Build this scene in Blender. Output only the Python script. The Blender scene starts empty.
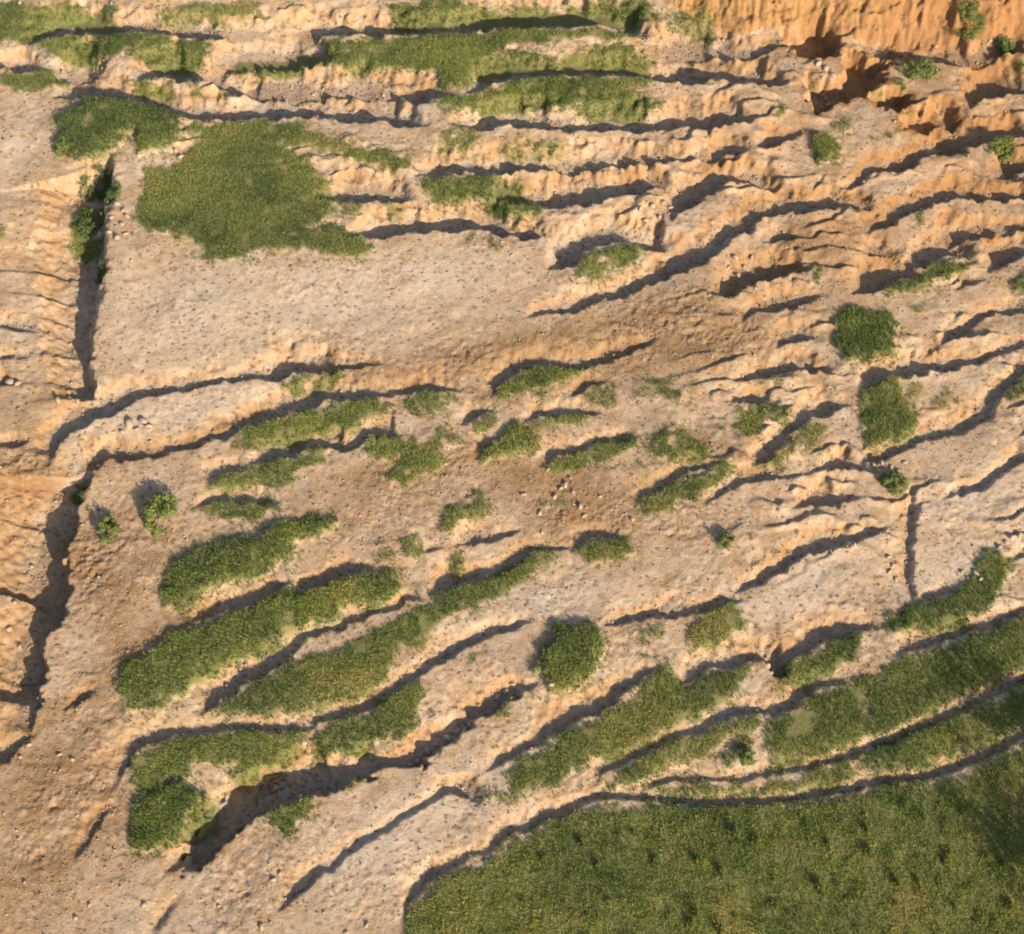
import bpy, math, random
import numpy as np

random.seed(7)
rng = np.random.default_rng(11)
sc = bpy.context.scene
col = sc.collection

# ------------------------------------------------------------------ camera
TILT = math.radians(28.0)
DIST = 75.0
WIDTH_M = 51.2
IW, IH = 1024, 934
cam_d = bpy.data.cameras.new("camera")
cam_d.sensor_width = 36.0
cam_d.lens = 36.0 * DIST / WIDTH_M
cam_d.clip_end = 2000.0
cam = bpy.data.objects.new("camera", cam_d)
CAM = np.array([0.0, -DIST * math.sin(TILT), DIST * math.cos(TILT)])
cam.location = CAM
cam.rotation_euler = (TILT, 0, 0)
col.objects.link(cam)
sc.camera = cam

# ------------------------------------------------------------------ sky + sun
ELEV = math.radians(26.0)
SH = np.array([-0.60, 0.80])                     # ground direction in which shadows fall
to_sun = np.array([-SH[0] * math.cos(ELEV), -SH[1] * math.cos(ELEV), math.sin(ELEV)])
world = bpy.data.worlds.new("World")
sc.world = world
world.use_nodes = True
wn = world.node_tree.nodes
bg = wn["Background"]
sky = wn.new("ShaderNodeTexSky")
sky.sky_type = 'NISHITA'
sky.sun_disc = False
sky.sun_elevation = ELEV
sky.dust_density = 1.6
sky.ozone_density = 0.6
sky.sun_rotation = math.atan2(to_sun[0], to_sun[1])
world.node_tree.links.new(sky.outputs[0], bg.inputs[0])
bg.inputs[1].default_value = 0.098
sun_d = bpy.data.lights.new("sun", 'SUN')
sun_d.energy = 4.6
sun_d.angle = math.radians(0.6)
sun_d.color = (1.0, 0.86, 0.67)
sun = bpy.data.objects.new("sun", sun_d)
from mathutils import Vector
sun.rotation_euler = Vector(to_sun).to_track_quat('Z', 'Y').to_euler()
sun.location = (30, -40, 40)
col.objects.link(sun)
sc.view_settings.view_transform = 'Standard'
sc.view_settings.look = 'None'
sc.view_settings.gamma = 1.0
sc.view_settings.exposure = 0.76
sc.cycles.filter_width = 1.9
sc.cycles.max_bounces = 4
sc.cycles.diffuse_bounces = 2
sc.cycles.use_denoising = True

# ------------------------------------------------------------------ mapping photo <-> ground
def ground(px, py, z=0.0):
    px = np.asarray(px, float); py = np.asarray(py, float)
    k = WIDTH_M / DIST / IW
    xc = (px - IW / 2) * k; yc = -(py - IH / 2) * k
    dx = xc
    dy = yc * math.cos(TILT) + math.sin(TILT)
    dz = yc * math.sin(TILT) - math.cos(TILT)
    t = (z - CAM[2]) / dz
    return np.stack([CAM[0] + t * dx, CAM[1] + t * dy], -1)

OFF = dict(A=(0, 0), B=(342, 0), C=(684, 0), D=(0, 312), E=(342, 312), F=(684, 312), G=(0, 622), H=(342, 622), I=(684, 622))
S3 = 1 / 2.994
def T(tile, pts):
    ox, oy = OFF[tile]
    return [(ox + p[0] * S3,) + tuple(oy + v * S3 for v in p[1:]) for p in pts]

# ------------------------------------------------------------------ noise
_tabs = [rng.random((256, 256)) * 2 - 1 for _ in range(8)]
def vn(x, y, seed=0):
    tab = _tabs[seed % 8]
    x = x + 37.17 * seed; y = y + 91.7 * seed
    xi = np.floor(x).astype(np.int64); yi = np.floor(y).astype(np.int64)
    fx = x - xi; fy = y - yi
    fx = fx * fx * (3 - 2 * fx); fy = fy * fy * (3 - 2 * fy)
    x0 = xi & 255; x1 = (xi + 1) & 255; y0 = yi & 255; y1 = (yi + 1) & 255
    return (tab[x0, y0] * (1 - fx) + tab[x1, y0] * fx) * (1 - fy) + (tab[x0, y1] * (1 - fx) + tab[x1, y1] * fx) * fy
def fbm(x, y, wl, octs=4, seed=0, gain=0.5):
    out = 0; a = 1.0; f = 1.0 / wl
    c, s = math.cos(0.6), math.sin(0.6)
    for k in range(octs):
        out = out + a * vn(x * f, y * f, seed + k)
        x, y = c * x - s * y, s * x + c * y
        f *= 2.03; a *= gain
    return out
def n1(t, wl, seed):
    return vn(t / wl, t * 0 + 3.3 + seed * 1.7, seed)
def sstep(a, b, x):
    t = np.clip((x - a) / (b - a), 0, 1)
    return t * t * (3 - 2 * t)

# ------------------------------------------------------------------ ground grid (finer where it is near)
def scl(y):
    return np.maximum(0.30, 1.0 + 0.0085 * y)
du = 0.066
u_f = np.arange(-31.0, 31.0 + du, du)
ext = 31.0 + np.cumsum(0.12 * 1.22 ** np.arange(36))
u_all = np.concatenate([-ext[::-1], u_f, ext])
ys = [-25.5]
while ys[-1] < 34.5:
    ys.append(ys[-1] + 0.066 * float(scl(ys[-1])))
y_f = np.array(ys)
v_all = np.concatenate([y_f[0] - np.cumsum(0.12 * 1.22 ** np.arange(33))[::-1], y_f, y_f[-1] + np.cumsum(0.14 * 1.22 ** np.arange(35))])
NU, NV = len(u_all), len(v_all)
Y = np.repeat(v_all[:, None], NU, 1)
X = u_all[None, :] * scl(v_all)[:, None]
def window(x0, x1, y0, y1):
    j0, j1 = np.searchsorted(v_all, [y0, y1])
    sl = scl(np.array([y0, y1]))
    us = np.array([x0 / sl[0], x0 / sl[1]]).min(), np.array([x1 / sl[0], x1 / sl[1]]).max()
    i0, i1 = np.searchsorted(u_all, us)
    return slice(j0, max(j1, j0 + 1)), slice(i0, max(i1, i0 + 1))

# ------------------------------------------------------------------ cracks and gullies, as (x, top of shade, lip)
CR = []          # (points, options)
def crack(pts, **o):
    CR.append(([(p[0], p[2], p[0], p[1]) for p in pts], o))
def crack4(lip, end, **o):
    CR.append(([(a[0], a[1], b[0], b[1]) for a, b in zip(lip, end)], o))

crack(T('A', [(85,100,135),(120,88,115),(185,66,100),(260,72,105),(350,76,101),(430,78,100),(520,82,106),(620,88,110),(720,92,114),(800,92,118),(860,92,116),(920,72,108),(1000,80,100)]) +
      T('B', [(50,80,108),(110,80,112),(160,76,108),(230,73,101),(300,66,95),(380,55,92),(480,40,82),(560,42,82),(650,36,84),(720,45,86),(800,65,90),(870,90,106),(900,105,115)]))
crack(T('A', [(-30,188,214),(40,190,216),(100,195,215),(140,200,212)]))
crack(T('A', [(188,178,240),(215,180,235),(245,188,226),(300,216,240)]))
crack(T('A', [(185,248,292),(260,258,288),(340,270,296),(400,286,304),(460,300,330),(500,314,338),(560,328,352),(640,338,364),(720,334,362),(800,326,358),(825,310,356),(880,314,355),(940,324,352),(1010,328,352)]) +
      T('B', [(0,325,365),(60,318,364),(110,322,362),(160,340,370),(210,355,374),(250,362,374)]))
crack(T('A', [(388,215,238),(440,200,228),(490,195,236),(560,215,238),(620,228,252),(680,245,272),(740,242,286),(800,250,288),(880,248,292),(960,250,288)]) +
      T('B', [(0,255,286),(50,242,282),(120,255,282),(180,268,282),(230,280,315),(300,265,300),(340,275,292)]))
crack(T('A', [(610,180,202),(680,170,208),(750,152,200),(850,142,194),(950,146,184),(1015,150,170)]))
# the long gully down the left side
crack4([(98,402),(95,385),(92,350),(95,320),(104,295),(110,260),(110,225),(114,190),(116,168),(108,150)],
       [(90,398),(80,385),(75,350),(71,320),(72,295),(74,260),(70,225),(74,195),(88,172),(98,152)], lipw=0.4, wall=1.2, flute=0.0, lump=0.3, deep=1.15, ora=0.4, rcap=9, ovr=2.6)
crack4([(38,712),(42,690),(45,660),(50,630),(68,606),(73,582),(66,555),(72,530),(78,505),(90,480),(88,466)],
       [(12,708),(15,690),(22,660),(26,630),(25,606),(24,580),(33,555),(40,530),(40,505),(46,480),(47,462)], lipw=0.15, wall=1.2, flute=0.0, lump=0.3, deep=1.25, ora=0.4, rcap=9, ovr=1.5)
crack(T('D', [(152,395,452),(175,345,415),(210,318,372),(260,280,335),(340,252,302),(400,234,268),(480,218,242),(560,210,228),(640,198,218),(720,187,208),(780,168,198),(820,145,198),(850,138,192),(920,138,178),(1010,148,172)]) +
      T('E', [(40,150,168),(90,152,166),(120,154,162)]))
crack(T('D', [(200,455,478),(260,448,478),(310,405,452),(350,405,444),(400,424,443),(460,410,431),(530,393,415),(600,373,395),(660,352,378),(710,322,352),(760,293,327),(840,270,303),(930,248,287),(1010,232,268)]) +
      T('E', [(0,228,264),(60,230,260),(120,232,253),(180,226,242),(240,213,240),(300,216,238),(360,225,240)]))
crack(T('D', [(755,432,458),(820,408,437),(880,393,427),(940,378,412),(990,372,398),(1015,385,410)]) + T('E', [(0,388,415),(50,365,392),(90,345,377),(140,343,372),(180,358,372)]))
crack(T('D', [(628,470,525),(650,462,492),(690,458,485),(740,462,480)]))
crack(T('D', [(585,568,588),(650,546,564),(720,543,567),(780,550,570),(830,560,572)]))
crack(T('D', [(560,918,936),(640,883,908),(720,858,892),(780,833,872),(840,800,832),(870,790,812)]))
crack(T('D', [(880,832,870),(930,815,848),(960,800,838),(1010,775,812)]) + T('E', [(10,752,798),(60,750,778),(100,755,770)]))
for p in ([(-30,26,46),(0,28,48),(100,40,58),(190,54,68)], [(-30,122,132),(0,124,134),(120,126,134)], [(-30,200,226),(0,200,226),(50,205,222)],
          [(-30,388,410),(0,384,406),(60,376,396),(100,368,386)], [(-30,558,578),(0,548,562),(50,530,546),(95,528,536)]):
    crack(T('D', p))
crack(T('E', [(458,190,245),(485,162,205),(540,143,168),(620,136,160),(700,138,160),(745,138,160),(790,110,152),(830,98,128),(900,83,106),(950,68,80)]))
crack(T('E', [(670,233,252),(730,210,230),(790,193,213)]))
crack(T('E', [(366,288,335),(410,283,312),(450,293,306)]))
crack(T('E', [(556,290,322),(620,290,308),(700,288,306),(780,296,305)]))
crack(T('E', [(418,382,432),(450,372,405),(475,368,388)]))
crack(T('E', [(608,405,460),(640,400,437),(700,397,418),(760,383,402),(820,366,387),(890,348,366)]))
crack(T('E', [(893,520,565),(930,508,547),(980,488,517)]) + T('F', [(0,458,487),(50,445,472),(100,443,462)]))
crack(T('E', [(358,665,704),(420,658,687),(480,652,673),(540,643,656)]))
crack(T('E', [(240,700,728),(290,690,717)]))
crack(T('E', [(263,815,848),(320,788,832),(400,772,803),(470,752,788),(540,708,743),(580,683,713),(640,688,707),(700,695,706)]))
crack(T('G', [(600,232,270),(640,193,252),(700,163,208),(770,118,168),(840,68,118),(900,38,72),(960,10,38),(1010,3,28)]) + T('E', [(30,898,928),(100,878,903),(150,868,893),(200,843,868),(250,848,862)]))
crack(T('E', [(698,665,712),(720,655,690),(750,650,672),(800,658,677),(850,673,686)]))
crack(T('E', [(790,918,938),(850,903,928),(920,893,918),(1000,875,908)]) + T('F', [(60,873,898),(120,853,883),(180,848,870)]))
crack(T('G', [(355,430,480),(372,385,445),(420,338,388),(480,318,352),(560,308,337),(640,308,328),(720,303,325),(800,296,318),(880,292,318),(950,278,308),(1015,260,292)]) +
      T('H', [(60,233,272),(130,203,243),(200,153,193),(290,88,133),(350,48,93),(420,18,53),(500,-2,28),(570,-17,2)]))
# the deep dark gully at the lower left
crack(T('G', [(520,690,745),(560,655,740),(620,600,705),(670,530,645),(720,508,605),(760,485,585),(820,465,560),(880,450,530),(930,420,517),(970,408,512),(1015,415,502)]) +
      T('H', [(60,403,470),(120,398,455),(180,398,434),(220,372,436),(270,330,402),(330,285,347),(390,245,302),(420,215,277),(470,195,252),(530,165,212),(580,165,190)]), deep=1.25, cap=1.8, wall=0.7, ora=.9)
crack(T('G', [(845,825,860),(890,760,818),(920,733,783),(980,703,743),(1015,685,718)]) + T('H', [(60,643,673),(110,613,643),(160,578,603),(220,543,568),(300,508,528),(340,488,520),(385,505,547)]))
crack(T('G', [(470,905,960),(505,850,905),(555,770,835)]), lipw=0.8, deep=.55)
crack(T('G', [(228,640,705),(265,612,655),(300,540,605),(345,530,562)]), deep=.6)
crack(T('G', [(-30,375,425),(0,363,415),(50,343,372),(110,325,342)]))
crack(T('G', [(200,238,262),(240,215,240),(290,175,198)]))
crack(T('H', [(442,410,445),(500,378,417),(560,358,388),(610,318,362),(650,268,332),(720,238,293),(780,213,258),(820,188,243),(860,148,203),(900,123,168),(950,123,148)]))
crack(T('H', [(768,440,488),(800,413,448),(860,393,418),(920,363,392),(980,338,363)]) +
      T('I', [(0,325,345),(50,298,332),(110,268,298),(170,248,277),(215,248,272),(260,238,267),(320,203,252),(380,178,217),(430,163,197),(480,165,186)]))
crack(T('I', [(636,88,110),(680,63,97),(740,43,73),(820,18,48),(900,-4,22),(950,-22,2),(1018,-55,-28),(1060,-70,-45)]))
crack(T('H', [(203,850,885),(218,785,850),(260,738,793),(330,698,743),(390,676,703),(440,680,698),(465,638,683),(520,598,643),(580,573,613),(640,558,593),(700,543,577),(760,518,547),(830,512,533),(920,518,537)]) +
      T('I', [(0,518,546),(100,522,547),(200,518,543),(300,513,537),(380,503,528),(450,488,517),(540,478,503),(620,458,483),(700,448,477),(770,423,462),(850,398,428),(930,363,402),(1018,318,348),(1060,300,330)]))
crack(T('H', [(908,473,503),(960,458,487),(1010,450,472)]) +
      T('I', [(60,460,478),(120,462,478),(200,453,473),(280,433,458),(360,418,442),(440,398,420),(500,378,408),(560,358,388),(620,333,363),(700,303,333),(780,268,298),(850,233,263),(920,193,228),(1018,143,177),(1060,120,150)]))
crack(T('I', [(0,150,185),(70,100,143),(120,80,133),(180,73,113),(240,83,107),(290,100,152),(310,70,132),(360,40,92),(400,5,62),(460,0,47),(540,3,27),(600,0,16)]))
crack(T('F', [(165,185,218),(220,178,198),(270,163,193),(330,153,182),(390,148,178),(450,158,174)]))
crack(T('F', [(155,256,274),(220,256,277),(262,250,285)]))
crack(T('F', [(195,415,460),(260,380,425),(300,348,393),(350,308,348),(380,273,318),(430,238,297),(490,250,282)]))
crack(T('F', [(545,165,228),(600,153,190),(680,136,187),(750,133,168),(840,138,158),(900,123,148),(960,96,122),(1018,83,103),(1060,75,95)]))
crack(T('F', [(520,433,453),(580,418,443),(640,393,423),(700,368,398),(730,343,383),(800,333,363),(850,298,348),(900,258,318),(950,203,263),(990,150,213),(1018,138,180),(1060,120,150)]))
crack(T('F', [(80,538,568),(130,518,538),(180,488,513),(240,473,503),(300,483,498),(350,488,497)]))
crack(T('F', [(430,445,485),(470,438,473),(520,443,478)]))
crack(T('F', [(335,578,592),(370,548,588),(420,538,583),(480,538,568),(530,550,562)]))
crack(T('F', [(155,812,840),(220,773,808),(300,728,768),(380,688,733),(460,668,703),(520,643,678),(570,638,663),(620,632,642)]))
crack4([(684+692*S3,312+865*S3),(684+690*S3,312+800*S3),(684+680*S3,312+730*S3),(684+690*S3,312+650*S3),(684+695*S3,312+590*S3),(684+690*S3,312+520*S3)],
       [(684+683*S3,312+865*S3),(684+660*S3,312+800*S3),(684+645*S3,312+730*S3),(684+660*S3,312+650*S3),(684+662*S3,312+590*S3),(684+676*S3,312+520*S3)])
crack(T('F', [(780,548,562),(850,508,537),(900,488,517),(960,458,483),(985,420,463),(1018,400,450),(1060,385,425)]))
crack(T('F', [(275,73,115),(310,48,88),(360,43,77),(400,68,82)]))
crack(T('F', [(780,78,98),(820,28,78),(860,3,53),(900,-2,18),(960,-20,0),(1040,-35,-10)]))
crack(T('F', [(980,718,742),(1018,708,732),(1060,700,725)]))
crack(T('F', [(700,856,872),(760,838,856),(830,808,836)]))
crack(T('B', [(378,245,272),(430,223,262),(480,210,247),(560,206,233),(640,203,223),(700,203,225),(800,206,228),(900,213,233),(960,216,240)]) + T('C', [(0,188,245),(60,193,243),(130,213,238),(200,223,248),(260,233,252),(320,235,246)]))
crack(T('B', [(340,353,378),(390,363,388),(450,358,387),(540,343,388),(600,348,383),(680,367,387),(740,358,388),(820,357,387),(880,353,388),(960,362,383)]) + T('C', [(0,343,382),(60,362,380),(80,343,378),(130,333,373),(180,330,365),(210,348,363)]))
crack(T('B', [(230,508,534),(300,498,528),(370,490,523),(440,483,523),(520,480,513),(580,476,508),(650,473,503),(720,468,503),(760,456,498),(800,463,491),(870,456,488),(920,460,482)]) + T('C', [(0,460,478),(80,448,472),(140,438,462),(200,448,462)]))
crack(T('A', [(960,573,603)]) + T('B', [(0,563,603),(80,560,598),(150,568,598),(220,588,602)]))
crack(T('B', [(440,580,602),(520,578,603),(580,586,608),(640,563,612),(720,548,603),(800,543,588),(880,533,578),(960,523,563),(1010,540,558)]))
crack(T('B', [(30,693,718),(90,678,715),(160,666,708),(230,658,693),(340,653,688),(430,658,693),(490,683,703),(560,688,717),(640,696,713),(720,690,706)]))
crack(T('B', [(636,735,805),(670,712,800),(710,700,775),(750,680,748),(790,668,722),(860,688,713),(930,703,733),(1000,730,746)]))
crack(T('B', [(560,936,950),(600,922,938),(680,903,928),(760,878,908),(840,848,883),(920,813,853),(980,783,823)]) + T('C', [(0,735,815),(50,718,783),(120,688,738),(180,638,703),(240,608,658),(290,603,643),(350,608,637),(420,588,622),(500,598,617),(580,613,626)]))
crack(T('C', [(-25,565,645),(0,555,630),(30,518,610),(90,513,573),(150,513,553),(210,523,553),(260,543,562),(300,563,572)]))
crack(T('B', [(938,115,180),(980,108,178)]) + T('C', [(0,118,157),(60,123,162),(120,133,162),(180,148,167),(220,128,162),(270,118,138),(305,116,136)]))
crack(T('C', [(540,143,157),(600,123,177),(650,133,183),(720,146,188),(800,148,193),(880,148,193),(940,138,167),(1018,138,167),(1060,140,165)]))
crack(T('C', [(868,268,315),(900,243,298),(950,223,293),(1018,223,278),(1060,225,275)]))
crack(T('C', [(460,558,572),(520,528,553),(580,488,513),(650,468,503),(740,453,478),(790,398,470),(850,368,450),(880,373,427),(940,393,417),(1018,368,412),(1060,360,400)]))
crack(T('C', [(942,480,530),(990,458,518),(1018,448,503),(1060,440,490)]))
crack(T('C', [(555,650,693),(620,628,663),(680,598,633),(760,568,603),(830,573,601),(920,580,602),(1018,578,597),(1060,575,595)]))
crack(T('C', [(740,703,728),(800,683,728),(860,678,718),(930,673,703),(1018,668,692),(1060,665,690)]))
crack(T('C', [(525,738,757),(590,733,757),(660,743,752)]))
crack(T('C', [(683,750,803),(740,738,787),(800,738,767),(860,768,782)]))
crack(T('C', [(518,812,872),(560,800,862),(640,793,838),(710,818,832)]))
crack(T('C', [(925,745,808),(960,713,797),(1018,708,763),(1060,700,750)]))
crack(T('C', [(828,828,860),(890,813,843)]))
crack(T('C', [(98,868,895),(150,828,883),(220,798,853),(300,783,828),(380,778,803)]))
crack(T('C', [(180,938,965),(220,918,937),(280,888,928),(350,878,908),(420,878,892)]))
crack(T('C', [(228,410,448),(255,383,448),(300,393,428),(370,378,397)]))
crack(T('C', [(240,693,723),(300,698,718),(365,703,714)]))

# ------------------------------------------------------------------ grass patches: polygon, height of the mound, density, tone, name, label
GP = []
def patch(pts, h, dens, tone, name, label):
    GP.append((pts, h, dens, tone, name, label))

patch(T('A', [(-40,20),(180,5),(340,15),(335,68),(190,66),(110,95),(80,125),(0,130),(-40,130)]), .05, .95, .42, 'grass_patch', 'olive grass in the top left corner above the long dark crack')
patch(T('A', [(470,30),(560,10),(760,5),(780,40),(700,60),(600,68),(480,62)]), .03, .7, .5, 'grass_patch', 'thin grass patch along the top edge, right of the corner grass')
patch(T('A', [(830,0),(900,-5),(960,50),(850,30)]), .03, .3, .6, 'grass_tuft', 'faint sparse tuft at the top edge above a kink in the crack')
patch(T('A', [(115,120),(190,103),(310,101),(420,101),(520,108),(620,120),(610,160),(560,195),(480,190),(400,170),(380,145),(330,160),(240,165),(160,160),(130,140)]), .08, 1.0, .42, 'grass_strip', 'ragged grass strip just below the top left crack')
patch(T('A', [(690,165),(780,137),(900,124),(1015,120)]) + T('B', [(10,185)]) + T('A', [(960,188),(880,200),(760,206),(700,200)]), .05, .9, .35, 'grass_strip', 'half shaded dark grass strip joining the left end of the big top meadow strip')
patch(T('B', [(0,125),(120,112),(240,102),(400,94),(520,84),(620,90),(720,94),(850,100),(890,110),(760,112),(690,125),(640,120),(500,130),(470,150),(700,160),(760,135),(860,135),(930,180),(920,208),(800,203),(640,200),(480,208),(400,222),(370,250),(300,245),(280,215),(180,190),(80,195),(0,190)]), .08, .95, .5, 'grass_patch', 'largest grass area at the top, wide and long below the dark crack')
patch(T('B', [(430,263),(500,249),(600,235),(760,230),(940,238),(870,265),(960,310),(900,340),(780,330),(690,310),(560,310),(440,320),(350,335),(280,305),(310,280),(420,290)]), .08, .95, .45, 'grass_strip', 'long grass strip below the shaded step under the top grass area')
patch(T('A', [(-40,218),(150,214),(195,238),(180,260),(80,265),(-40,255)]), .05, .9, .5, 'grass_patch', 'small grass patch cut by the left edge near the top corner')
patch(T('A', [(390,242),(440,230),(510,238),(520,270),(460,290),(390,265)]), .05, .85, .45, 'grass_patch', 'short grass patch on the small ledge, left of a bare notch')
patch(T('A', [(570,242),(640,254),(700,278),(680,292),(590,280)]), .05, .85, .5, 'grass_patch', 'wedge of grass on the small ledge, right of a bare notch')
patch(T('A', [(190,340),(260,300),(330,292),(440,306),(540,350),(560,400),(500,440),(420,460),(390,390),(350,420),(300,465),(220,460),(170,380)]), .35, .95, .15, 'grass_patch', 'dark brown green overgrown hump at the head of the left gully')
patch(T('A', [(440,510),(520,500),(600,450),(580,385),(700,370),(820,368),(900,385),(1000,420)]) + T('B', [(60,447),(150,452),(205,480),(200,515),(150,510),(80,480),(0,468)]) +
      T('A', [(950,450),(830,435),(930,500),(990,540),(985,580),(1015,610),(1005,650),(850,700),(900,690),(1020,680)]) + T('B', [(50,700),(85,740),(70,775),(0,770)]) +
      T('A', [(940,760),(860,740),(720,770),(650,795),(590,740),(520,700),(440,690),(410,640),(440,580)]), .10, 1.0, .55, 'grass_patch', 'big bright green patch on the upper left above the pale bare slab')
patch(T('B', [(5,606),(60,602),(70,640),(10,645)]), .03, .6, .5, 'grass_tuft', 'tuft touching the right side of the big bright green patch')
patch(T('B', [(120,610),(180,605),(185,640),(125,635)]), .03, .5, .5, 'grass_tuft', 'small loose tuft on the bare wall right of the bright green patch')
patch(T('B', [(290,445),(310,395),(360,385),(410,415),(400,445),(340,435)]), .06, .7, .5, 'grass_tuft', 'rounded tuft on the crest left of the sparse row at upper centre')
patch(T('B', [(430,460),(460,430),(520,440),(560,410),(660,425),(650,465),(560,460),(500,475)]), .04, .5, .55, 'grass_patch', 'sparse row of tufts on a pale crest at upper centre')
patch(T('B', [(245,538),(300,531),(440,526),(520,540),(560,575),(590,612),(580,635),(440,630),(400,600),(290,605),(250,575)]), .08, .95, .45, 'grass_patch', 'compact grass patch whose right end dips into a shaded crack, upper centre')
patch(T('B', [(340,700),(420,695),(490,735),(480,755),(400,735),(350,720)]), .03, .4, .35, 'grass_tuft', 'faint olive tuft at the upper margin of the pale bare slab')
patch(T('B', [(700,800),(750,752),(800,745),(850,722),(890,725),(880,775),(840,790),(780,825),(700,830)]), .12, .85, .5, 'grass_patch', 'lone grass clump in a triangular shaded hollow at upper centre')
patch(T('B', [(140,60),(160,10),(300,-5),(880,-10),(935,30),(920,68),(840,64),(740,42),(600,40),(460,42),(380,52),(280,62),(180,72)]), .04, .95, .3, 'grass_strip', 'brownish olive grass strip along the top edge at the middle')
patch(T('B', [(965,40)]) + T('C', [(0,35),(60,40),(95,80),(85,110),(40,80),(0,68)]) + T('B', [(970,70)]), .05, .7, .45, 'grass_tuft', 'tuft at the foot of the orange cliff, at its left end')
patch(T('B', [(20,20),(60,30),(80,70),(30,80)]), .02, .35, .5, 'grass_tuft', 'thin tuft just left of the brownish top edge strip')
patch(T('C', [(380,440),(385,410),(420,398),(455,415),(465,440),(445,465),(410,472)]), .30, 1.1, .75, 'grass_mound', 'round bright green cushion on pale ground below the dark cliff hollows')
patch(T('C', [(448,385),(455,362),(485,358),(498,375),(480,392)]), .10, .7, .5, 'grass_tuft', 'small tuft just above the round bright cushion')
patch(T('C', [(580,248),(630,232),(680,242),(660,262),(590,266)]), .10, .8, .45, 'grass_patch', 'little grass ledge left of the bush under the orange cliff')
patch(T('C', [(20,160),(55,150),(80,175),(65,195),(35,192)]), .06, .6, .5, 'grass_tuft', 'tuft on a shaded crest below the left end of the cliff')
patch(T('C', [(70,232),(110,228),(118,245),(80,252)]), .04, .5, .4, 'grass_tuft', 'tiny tuft on the shaded lip one crest below the cliff foot')
patch(T('C', [(985,185),(1030,170),(1060,190),(1040,215),(990,212)]), .06, .6, .5, 'grass_patch', 'grass at the right edge below the dark bush')
patch(T('C', [(685,640),(715,635),(732,670),(710,680)]), .04, .5, .5, 'grass_tuft', 'thin tuft between two long shaded steps at upper right')
patch(T('C', [(220,765),(240,740),(270,760),(250,780)]), .04, .5, .6, 'grass_tuft', 'yellowish tuft on rubble left of the brown track')
patch(T('C', [(262,722),(280,708),(300,722),(285,735)]), .03, .5, .5, 'grass_tuft', 'tiny tuft in a thin crack above the yellowish rubble tuft')
patch(T('C', [(378,820),(395,792),(414,812),(400,832)]), .06, .8, .6, 'grass_tuft', 'small tuft at the right end of a dark lens shaped hollow')
patch(T('C', [(272,345),(290,322),(308,342),(295,357)]), .08, .8, .5, 'grass_tuft', 'tuft on the snout of an orange ridge below the cliff')
patch(T('C', [(590,855),(640,838),(720,820),(780,775),(840,782),(850,800),(780,840),(700,865),(600,872)]), .12, .9, .5, 'grass_strip', 'curved grass strip in a shaded hollow on the right, above the square clump')
patch(T('C', [(665,908),(720,895),(790,890),(785,912),(700,925)]), .04, .45, .5, 'grass_tuft', 'thin row of tufts below the curved grass strip on the right')
patch(T('C', [(975,860),(1010,815),(1060,820),(1060,880),(990,890)]), .15, .8, .45, 'grass_patch', 'grass patch cut by the right edge, upper third')
patch(T('C', [(135,888),(155,872),(172,886),(155,905)]), .03, .4, .45, 'grass_tuft', 'tiny tuft at the left end of a dark lens shaped hollow')
patch(T('C', [(390,232),(415,212),(440,235),(430,258),(400,252)]), .03, .4, .5, 'grass_tuft', 'sparse tuft on rubble between the dark cliff hollows')
patch(T('F', [(460,40),(480,0),(540,-18),(610,5),(640,40),(625,110),(570,145),(490,132)]), .30, 1.1, .45, 'grass_mound', 'square clump of tall green grass on the right, the upper of two')
patch(T('F', [(538,235),(570,200),(640,195),(665,235),(690,275),(690,350),(640,375),(560,395),(540,340)]), .15, 1.05, .45, 'grass_mound', 'square clump of tall green grass on the right, the lower of two')
patch(T('F', [(150,295),(230,275),(300,290),(320,320),(270,350),(220,375),(165,345)]), .08, .8, .3, 'grass_patch', 'olive patch left of the slanting shaded strip, right of centre')
patch(T('F', [(70,325),(130,330),(125,370),(80,375)]), .04, .45, .4, 'grass_tuft', 'sparse tuft left of the olive patch right of centre')
patch(T('F', [(225,455),(300,392),(370,345),(410,335),(400,415),(350,415),(330,395),(300,430),(300,460),(230,460)]), .08, .9, .55, 'grass_strip', 'slanting grass strip under a thick shadow, left of the lower square clump')
patch(T('F', [(760,250),(785,222),(812,250),(800,280),(770,272)]), .05, .55, .4, 'grass_tuft', 'sparse grey green tuft right of the lower square clump')
patch(T('F', [(672,220),(715,212),(722,250),(705,290),(678,280)]), .04, .45, .45, 'grass_tuft', 'thin grass fringe on the right flank of the lower square clump')
patch(T('F', [(855,205),(890,190),(905,205),(870,225)]), .04, .4, .3, 'grass_tuft', 'dark little tuft above the long curving crack at right')
patch(T('F', [(760,375),(800,355),(830,352),(800,378)]), .04, .6, .6, 'grass_tuft', 'bright tuft hanging on the lip of the long curving crack')
patch(T('F', [(955,258),(985,215),(1018,190),(1060,170),(1060,225),(975,262)]), .12, .85, .55, 'grass_patch', 'grass patch at the right edge beside the curving crack')
patch(T('E', [(940,410),(960,360),(1000,338),(1022,362)]) + T('F', [(40,382),(80,410),(60,445),(0,440)]) + T('E', [(960,425)]), .12, .9, .65, 'grass_patch', 'bright ragged clump right of centre, above a slanting strip')
patch(T('E', [(905,570),(930,545),(985,520),(1022,500)]) + T('F', [(50,477),(120,450),(150,470),(100,505),(30,555)]) + T('E', [(1000,590),(930,605)]), .08, 1.0, .5, 'grass_strip', 'short slanting strip below the bright ragged clump')
patch(T('E', [(890,425),(955,445),(935,500),(900,495)]), .03, .4, .55, 'grass_tuft', 'scattered thin tufts left of the bright ragged clump')
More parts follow.
